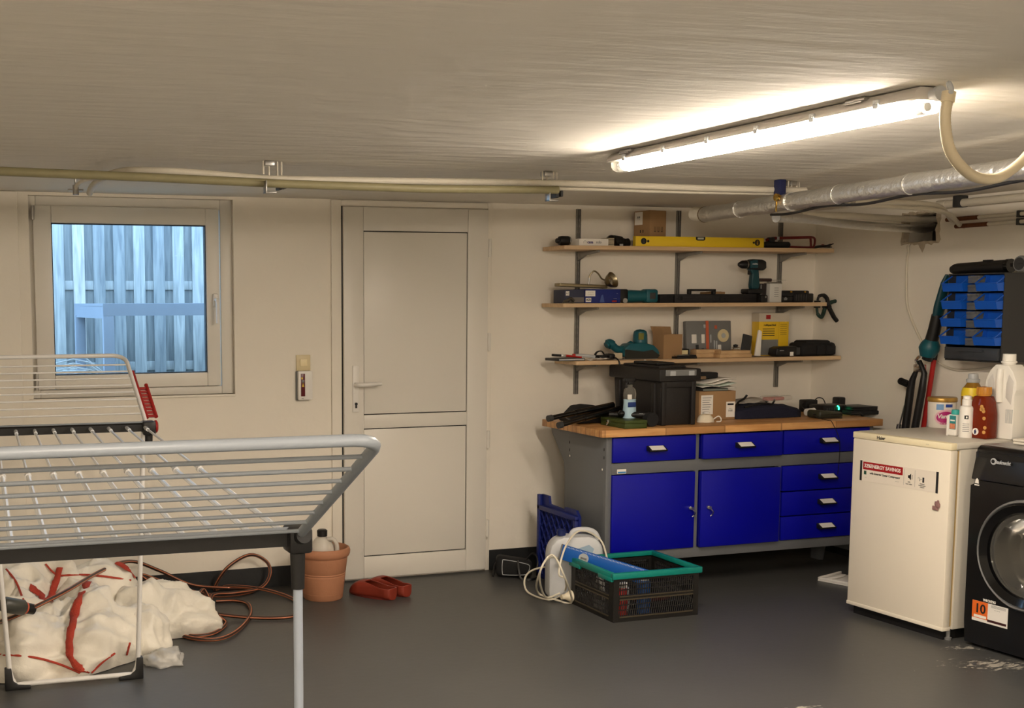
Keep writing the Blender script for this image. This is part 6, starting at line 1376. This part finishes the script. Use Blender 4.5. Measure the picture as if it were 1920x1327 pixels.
# teal tool hanging beside the rack
T = thing('hanging_trimmer', 'teal and black cordless trimmer hanging beside the bin rack', 'garden tool', at_x(1752, 600, 4.76)); xt = 4.765
bm = bmn(); tube(bm, [at_x(1777, 515, xt), at_x(1772, 530, xt), at_x(1762, 575, xt), at_x(1758, 592, xt)], [.014, .024, .034, .03], 14, flat=.6); obj('upper_body', bm, M_TEALD, T, True)
bm = bmn(); tube(bm, [at_x(1758, 590, xt), at_x(1752, 618, xt), at_x(1746, 640, xt)], [.028, .03, .032], 14); obj('grip', bm, M_BLACK, T, True)
bm = bmn(); tube(bm, [at_x(1747, 636, xt), at_x(1745, 645, xt), at_x(1742, 654, xt), at_x(1739, 668, xt)], [.03, .046, .05, .036], 16); obj('battery_foot', bm, M_TEAL, T, True)
bm = bmn(); tube(bm, [at_x(1742, 664, xt), at_x(1738, 674, xt)], .026, 12); obj('lower_cap', bm, M_BLACK, T, True)
bm = bmn(); a_ = at_x(1772, 530, xt); tube(bm, [a_+Vector((0, 0, .02)), Vector((XR, a_.y, a_.z+.02))], .004, 6); obj('hook', bm, M_STEEL, T, True)
# bin rack
XF = 4.665; ra, rb = at_x(1773, 515, XF), at_x(1879, 508, XF); rc = at_x(1772, 675, XF)
RY0, RY1, RZ0, RZ1 = rb.y, ra.y, rc.z, ra.z+.004
M_RACK = mat('rack_anthracite', (44, 44, 44), .5)
T = thing('bin_rack', 'dark wall rack of small clear drawers between blue bins', 'rack', (XF+.1, (RY0+RY1)/2, RZ0))
bm = bmn(); box(bm, (XF+.02, RY0, RZ0), (XR-.001, RY0+.006, RZ1)); box(bm, (XF+.02, RY1-.006, RZ0), (XR-.001, RY1, RZ1)); box(bm, (XF+.02, RY0+.006, RZ1-.006), (XR-.001, RY1-.006, RZ1)); box(bm, (XF+.02, RY0+.006, RZ0), (XR-.001, RY1-.006, RZ0+.006)); box(bm, (XR-.02, RY0+.006, RZ0+.006), (XR-.012, RY1-.006, RZ1-.006)); obj('casing', bm, M_RACK, T, True)
M_CLEAR = mat('smoky_clear', (120, 122, 124), .15, alpha=.6)
sw = RY1-RY0; bw = sw*.385; dz0 = RZ0+.072; ph = (RZ1-.008-dz0)/4
for k in range(8):
    z0 = dz0+k*ph/2; dr_ = sbox('drawer', (XF+.006, RY0+bw+.004, z0+.003), (XF+.1, RY1-bw-.004, z0+ph/2-.003), M_CLEAR, T, .002, True)
    sbox('lip', (XF-.004, RY0+bw+.012, z0+ph/2-.014), (XF+.006, RY1-bw-.012, z0+ph/2-.006), M_CLEAR, dr_, .001, True)
dr_ = sbox('wide_drawer', (XF+.006, RY0+.008, RZ0+.008), (XF+.12, RY1-.008, RZ0+.066), mat('smoky_dark', (64, 68, 74), .25, alpha=.85), T, .003, True); sbox('lip', (XF-.004, RY0+.09, RZ0+.046), (XF+.006, RY1-.09, RZ0+.056), MATS['smoky_dark'], dr_, .001, True)
M_BIN = mat('bin_blue', (14, 86, 190), .35)
def bin_mesh(w_, h_):
    bm = bmn(); t = .0025; D = .075
    side = [(0, .004), (D, .004), (D, h_), (.052, h_), (.046, h_*.56), (-.006, h_*.5), (-.012, h_*.52), (-.004, .01)]
    prism(bm, side, 0, t, 'XZ'); prism(bm, side, w_-t, w_, 'XZ')
    box(bm, (0, t, .004), (D, w_-t, .004+t)); box(bm, (D-t, t, .004), (D, w_-t, h_))
    prism(bm, [(-.004, .004), (-.001, .004), (-.009, h_*.52), (-.013, h_*.52)], t, w_-t, 'XZ')
    box(bm, (-.017, 0, h_*.48), (-.009, w_, h_*.55), .002)
    prism(bm, [(-.016, h_*.52), (-.009, h_*.5), (.05, h_-.004), (.046, h_)], -.001, .004, 'XZ'); prism(bm, [(-.016, h_*.52), (-.009, h_*.5), (.05, h_-.004), (.046, h_)], w_-.004, w_+.001, 'XZ')
    return bm
bmesh_ = bin_mesh(bw-.004, ph-.004); bo = obj('storage_bin', bmesh_, M_BIN)
rows = ('bottom', 'third', 'second', 'top')
first = True
for k in range(4):
    for c_, yy in (('far', RY1-bw), ('near', RY0+.003)):
        o = bo if first else bo.copy()
        if not first: COL.objects.link(o)
        first = False
        o.location = (XF-.012, yy+.001, dz0+k*ph+.003)
        tag(o, 'open blue bin, %s row and %s column of the dark rack' % (rows[k], 'left' if c_ == 'far' else 'right'), 'storage bin', 'blue bins on the rack')
# on the rack
T = thing('black_tube', 'black ribbed tube lying on top of the bin rack', 'tube', (4.74, 4.56, RZ1+.031))
bm = bmn(); a_, b_ = Vector((0, .24, -.008)), Vector((0, -.09, .0)); tube(bm, [a_, a_.lerp(b_, .06), a_.lerp(b_, .1), b_], [.018, .026, .028, .03], 18); obj('barrel', bm, M_BLACK, T)
bm = bmn(); tube(bm, [b_, b_+Vector((0, -.02, .001))], [.033, .032], 18); obj('collar', bm, M_BLACKG, T); sbox('top_rib', (-.008, 0, .024), (.008, .05, .032), M_BLACK, T, .002)
T = thing('dial_gauge', 'round grey dial gauge on top of the bin rack at the right', 'gauge', (4.72, 4.372, RZ1)); bm = bmn(); lathe(bm, [(0, -.018), (.034, -.018), (.037, -.012), (.037, .012), (.0, .012)], 26, (0, 0, .038), 'X'); obj('dial', bm, M_GREY, T); bm = bmn(); lathe(bm, [(0, -.0195), (.029, -.0195), (.029, -.018)], 24, (0, 0, .038), 'X'); obj('dial_face', bm, M_DGREY, T); sbox('needle', (-.0205, -.02, .037), (-.0194, .006, .039), M_BLACK, T); bm = bmn(); tube(bm, [(0, .036, .036), (0, .06, .034)], .009, 10); obj('stem', bm, M_BLACK, T)

# ================================================================== BOTTLES ON THE FRIDGE
ZF = fh+.0005
def fl(dx, dn): # spot on the fridge top: dx from the front, dn from the far edge towards the viewer
    return Vector((3.9905+dx*math.cos(AY)+dn*math.sin(AY), 4.576+dx*math.sin(AY)-dn*math.cos(AY), ZF))
def onf(u, v): return at_z(u, v, ZF)
# stain remover tub
p = onf(1771, 800); T = thing('powder_tub', 'white powder tub with gold lid and pink printed oval on the fridge', 'tub', (p.x-.02, p.y, ZF)); S_ = .062
bm = bmn(); lathe(bm, [(0, 0), (S_*.95, 0), (S_, .006), (S_, .118), (S_*.97, .122)], 32); obj('body', bm, mat('tub_white', (230, 222, 210), .35), T)
bm = bmn(); lathe(bm, [(S_*1.03, .121), (S_*1.05, .124), (S_*1.05, .137), (S_, .142), (0, .142)], 32); obj('lid', bm, mat('gold_lid', (176, 138, 66), .35, metal=.5), T)
def wrap(bm_fn, m, nm, par, rad, ang0):
    """bend a flat figure (x across, z up) round a standing cylinder"""
    bm = bmn(); bm_fn(bm); bmesh.ops.triangulate(bm, faces=bm.faces[:]); bmesh.ops.subdivide_edges(bm, edges=[e for e in bm.edges if e.calc_length() > .008], cuts=2)
    for v in bm.verts:
        a = ang0 + v.co.x/rad; r_ = rad + (-v.co.y); v.co = Vector((math.cos(a)*r_, math.sin(a)*r_, v.co.z))
    return obj(nm, bm, m, par, recalc=True)
def wrap_text(s_, size, m, nm, par, rad, ang0, z, x=0, shear=0., bold=.0003):
    o = text(nm, s_, size, m, par, (0, 0, 0), (0, 0, 0), bold=bold, shear=shear)
    for v in o.data.vertices:
        a = ang0+(v.co.x+x)/rad; r_ = rad+.0012+v.co.z; v.co = Vector((math.cos(a)*r_, math.sin(a)*r_, z+v.co.y))
    return o
AF = math.atan2(-p.y, -p.x)      # towards the room
def ell(b, a_=.04, c_=.03, x=0, z=.06, y=-.0008): prism(b, [(x+a_*math.cos(2*PI*i/24), z+c_*math.sin(2*PI*i/24)+.25*a_*math.cos(2*PI*i/24)*.3) for i in range(24)], y, 0, 'XZ')
A1 = AF+.25
wrap(lambda b: ell(b, .046, .036, .0, .052, -.0006), mat('pale_pink', (226, 180, 190), .5), 'pink_halo', T, S_, A1)
wrap(lambda b: ell(b, .038, .026, .0, .052, -.0011), mat('magenta', (178, 30, 110), .5), 'pink_oval', T, S_, A1)
wrap_text('Vanish', .026, M_PAPER, 'lettering', T, S_+.0012, A1, .055, 0, .2, .0008); wrap_text('Oxi Action', .012, MATS['magenta'], 'lettering', T, S_+.0004, A1, .022, .005, .1)
wrap(lambda b: box(b, (-.04, -.0008, .085), (-.008, 0, .112)), mat('label_sky', (120, 160, 205), .5), 'shirt_mark', T, S_, A1); wrap(lambda b: box(b, (.0, -.0008, .098), (.032, 0, .112)), mat('royal_blue_print', (36, 70, 160), .5), 'blue_mark', T, S_, A1)
# white bottle with teal cap
p = onf(1789, 817); T = thing('roller_bottle', 'slim white bottle with teal cap and food print in front of the tub', 'bottle', tuple((Vector((p.x+.02, p.y+.004, ZF))-RT*0.012).xy)+(ZF,), AY)
bm = bmn(); box(bm, (-.02, -.024, 0), (.02, .024, .095), .008, seg=3); obj('body', bm, M_WHITE, T); bm = bmn(); lathe(bm, [(.019, .095), (.02, .1), (.018, .115), (0, .117)], 18, (0, -.004, 0)); obj('cap', bm, mat('teal_cap', (60, 168, 160), .4), T)
sbox('front_bar', (-.024, .014, .0), (-.018, .024, .09), M_WHITE, T, .002); sbox('label', (-.0212, -.022, .03), (-.0198, .01, .09), mat('label_teal', (44, 130, 132), .5), T); sbox('food_print', (-.0218, -.02, .032), (-.021, .008, .055), mat('salmon_print', (206, 130, 96), .5, var=.4, vscale=120), T); sbox('label_text', (-.0218, -.018, .066), (-.021, .006, .072), M_PAPER, T)
# white small bottle
p = onf(1814, 820); T = thing('cleaner_bottle', 'small white cleaner bottle with stepped cap and black emblem', 'bottle', tuple((Vector((p.x+.022, p.y, ZF))-RT*0.026).xy)+(ZF,), AY)
bm = bmn(); lathe(bm, [(0, 0), (.027, 0), (.029, .004), (.029, .128), (.026, .136), (.018, .14)], 26); obj('body', bm, M_WHITE, T); bm = bmn(); lathe(bm, [(.02, .14), (.02, .165), (.017, .168), (.016, .182), (0, .184)], 22); obj('cap', bm, M_WHITE, T)
A2 = math.atan2(-p.y, -p.x)-AY
wrap(lambda b: box(b, (-.008, -.0008, .082), (.008, 0, .098)), M_INK, 'emblem', T, .029, A2); wrap(lambda b: box(b, (-.002, -.0014, .086), (.004, -.0008, .094)), M_PAPER, 'emblem_mark', T, .029, A2)
for k in range(5): wrap(lambda b: box(b, (-.014, -.0007, .028+.008*k), (.012, 0, .030+.008*k)), M_GREY, 'print_line', T, .029, A2)
# yellow topped bottle behind
p = onf(1828, 812); T = thing('yellow_bottle', 'amber bottle with yellow label and white cap at the back of the fridge', 'bottle', tuple((Vector((p.x+.09, p.y+.02, ZF))-RT*0.075).xy)+(ZF,), AY)
bm = bmn(); lathe(bm, [(0, 0), (.042, 0), (.046, .006), (.046, .17), (.042, .195), (.024, .225), (.022, .23)], 28); obj('body', bm, mat('amber_liquid', (176, 128, 44), .15, trans=.35), T); bm = bmn(); lathe(bm, [(.0465, .165), (.0455, .185), (.040, .203)], 28, cap=False); obj('yellow_band', bm, mat('band_yellow', (236, 204, 40), .4), T)
bm = bmn(); lathe(bm, [(.028, .226), (.029, .24), (.022, .244), (.02, .265), (0, .267)], 22); obj('cap', bm, M_LGREY, T); A3 = math.atan2(-p.y, -p.x)-AY; wrap(lambda b: box(b, (-.016, -.001, .11), (.006, 0, .145)), M_PAPER, 'label', T, .046, A3)
# red brown bottle
p = onf(1845, 822); T = thing('detergent_bottle', 'red brown translucent detergent bottle with gold ribbed cap', 'bottle', tuple((Vector((p.x+.035, p.y+.006, ZF))-RT*0.032).xy)+(ZF,), AY)
M_AMB = mat('red_brown_liquid', (140, 48, 20), .12, trans=.45, ior=1.3)
bm = bmn(); prism(bm, [(-.046, .0), (-.049, .01), (-.047, .11), (-.036, .16), (-.025, .185), (.024, .185), (.034, .16), (.05, .11), (.05, .01), (.046, 0)], -.032, .032, 'YZ', .01); obj('body', bm, M_AMB, T)
bm = bmn(); lathe(bm, [(.028, .185), (.029, .19)]+[(.029, .192), (.03, .196), (.026, .222), (0, .226)], 24); obj('cap', bm, mat('amber_cap', (206, 140, 50), .25, trans=.2), T)
for k in range(10):
    a = 2*PI*k/10; bm = bmn(); tube(bm, [(.029*math.cos(a), .029*math.sin(a), .192), (.027*math.cos(a), .027*math.sin(a), .222)], .0035, 6); obj('cap_rib', bm, MATS['amber_cap'], T)
bm = bmn(); lathe(bm, [(0, -.0345), (.015, -.0345), (.015, -.032)], 20, (0, .006, .03), 'X'); obj('emblem', bm, M_PAPER, T); bm = bmn(); prism(bm, [(.004, .02), (.01, .02), (.012, .034), (.006, .04), (.0, .03)], -.0352, -.0345, 'YZ'); obj('emblem_mark', bm, mat('navy_print', (30, 34, 80), .5), T)
bm = bmn()
for (y_, z_) in ((-.02, .14), (-.03, .12), (-.026, .13), (-.018, .128), (-.034, .09), (-.04, .05), (-.036, .03)): lathe(bm, [(0, -.034), (.008, -.034), (.008, -.031)], 10, (0, y_, z_), 'X')
obj('flower_print', bm, mat('gold_print', (206, 156, 84), .4), T)['kind'] = 'stuff'
# white jug
p = onf(1887, 822); T = thing('white_jug', 'large white detergent jug with grip at the near end of the fridge', 'bottle', tuple((Vector((p.x+.05, p.y+.005, ZF))-RT*0.04).xy)+(ZF,), AY)
jh = .365; M_JUG = mat('jug_white', (232, 228, 218), .35)
bm = bmn(); prism(bm, [(-.066, 0), (-.07, .01), (-.07, .19), (-.078, .215), (-.076, .25), (-.055, .295), (-.03, .32), (.03, .32), (.056, .295), (.076, .25), (.078, .215), (.07, .19), (.07, .01), (.066, 0)], -.045, .045, 'YZ', .014); obj('body', bm, M_JUG, T)
for s_ in (-1, 1):
    bm = bmn(); prism(bm, [(s_*.028, .18), (s_*.056, .15), (s_*.062, .2), (s_*.064, .25), (s_*.04, .28), (s_*.03, .24)], -.0462, -.044, 'YZ', .001); obj('grip_recess', bm, mat('jug_shade', (206, 202, 194), .4), T)
bm = bmn(); tube(bm, cr([(-.047, 0, .3), (-.052, 0, .26), (-.05, 0, .2), (-.046, 0, .16)]), .015, 12); obj('grip', bm, M_JUG, T)
bm = bmn(); lathe(bm, [(.026, .318), (.026, .325), (.031, .326), (.031, .333), (.027, .335), (.026, jh), (0, jh+.001)], 24); obj('cap', bm, M_JUG, T)
for k in range(6): sbox('level_rib', (-.0465, -.066+.006*k, .07), (-.044, -.064+.006*k, .13), M_LGREY, T)
# cloth on the washer
T = thing('white_cloth', 'folded white cloth lying on the washing machine', 'cloth', (4.0861+.25, 3.984-.17, WH+.001)); 
for k in range(2):
    bm = bmn(); box(bm, (-.11, -.12, .012*k), (.1, .1, .012*k+.0115), .005, seg=3)
    for v in bm.verts: v.co += Vector((.012*noise.noise(v.co*9+Vector((k, 0, 0))), .012*noise.noise(v.co*8), max(0, .007*noise.noise(v.co*14)+.003)))
    obj('fold', bm, mat('towel_white', (230, 222, 206), .9, bump=.4, bscale=200), T)
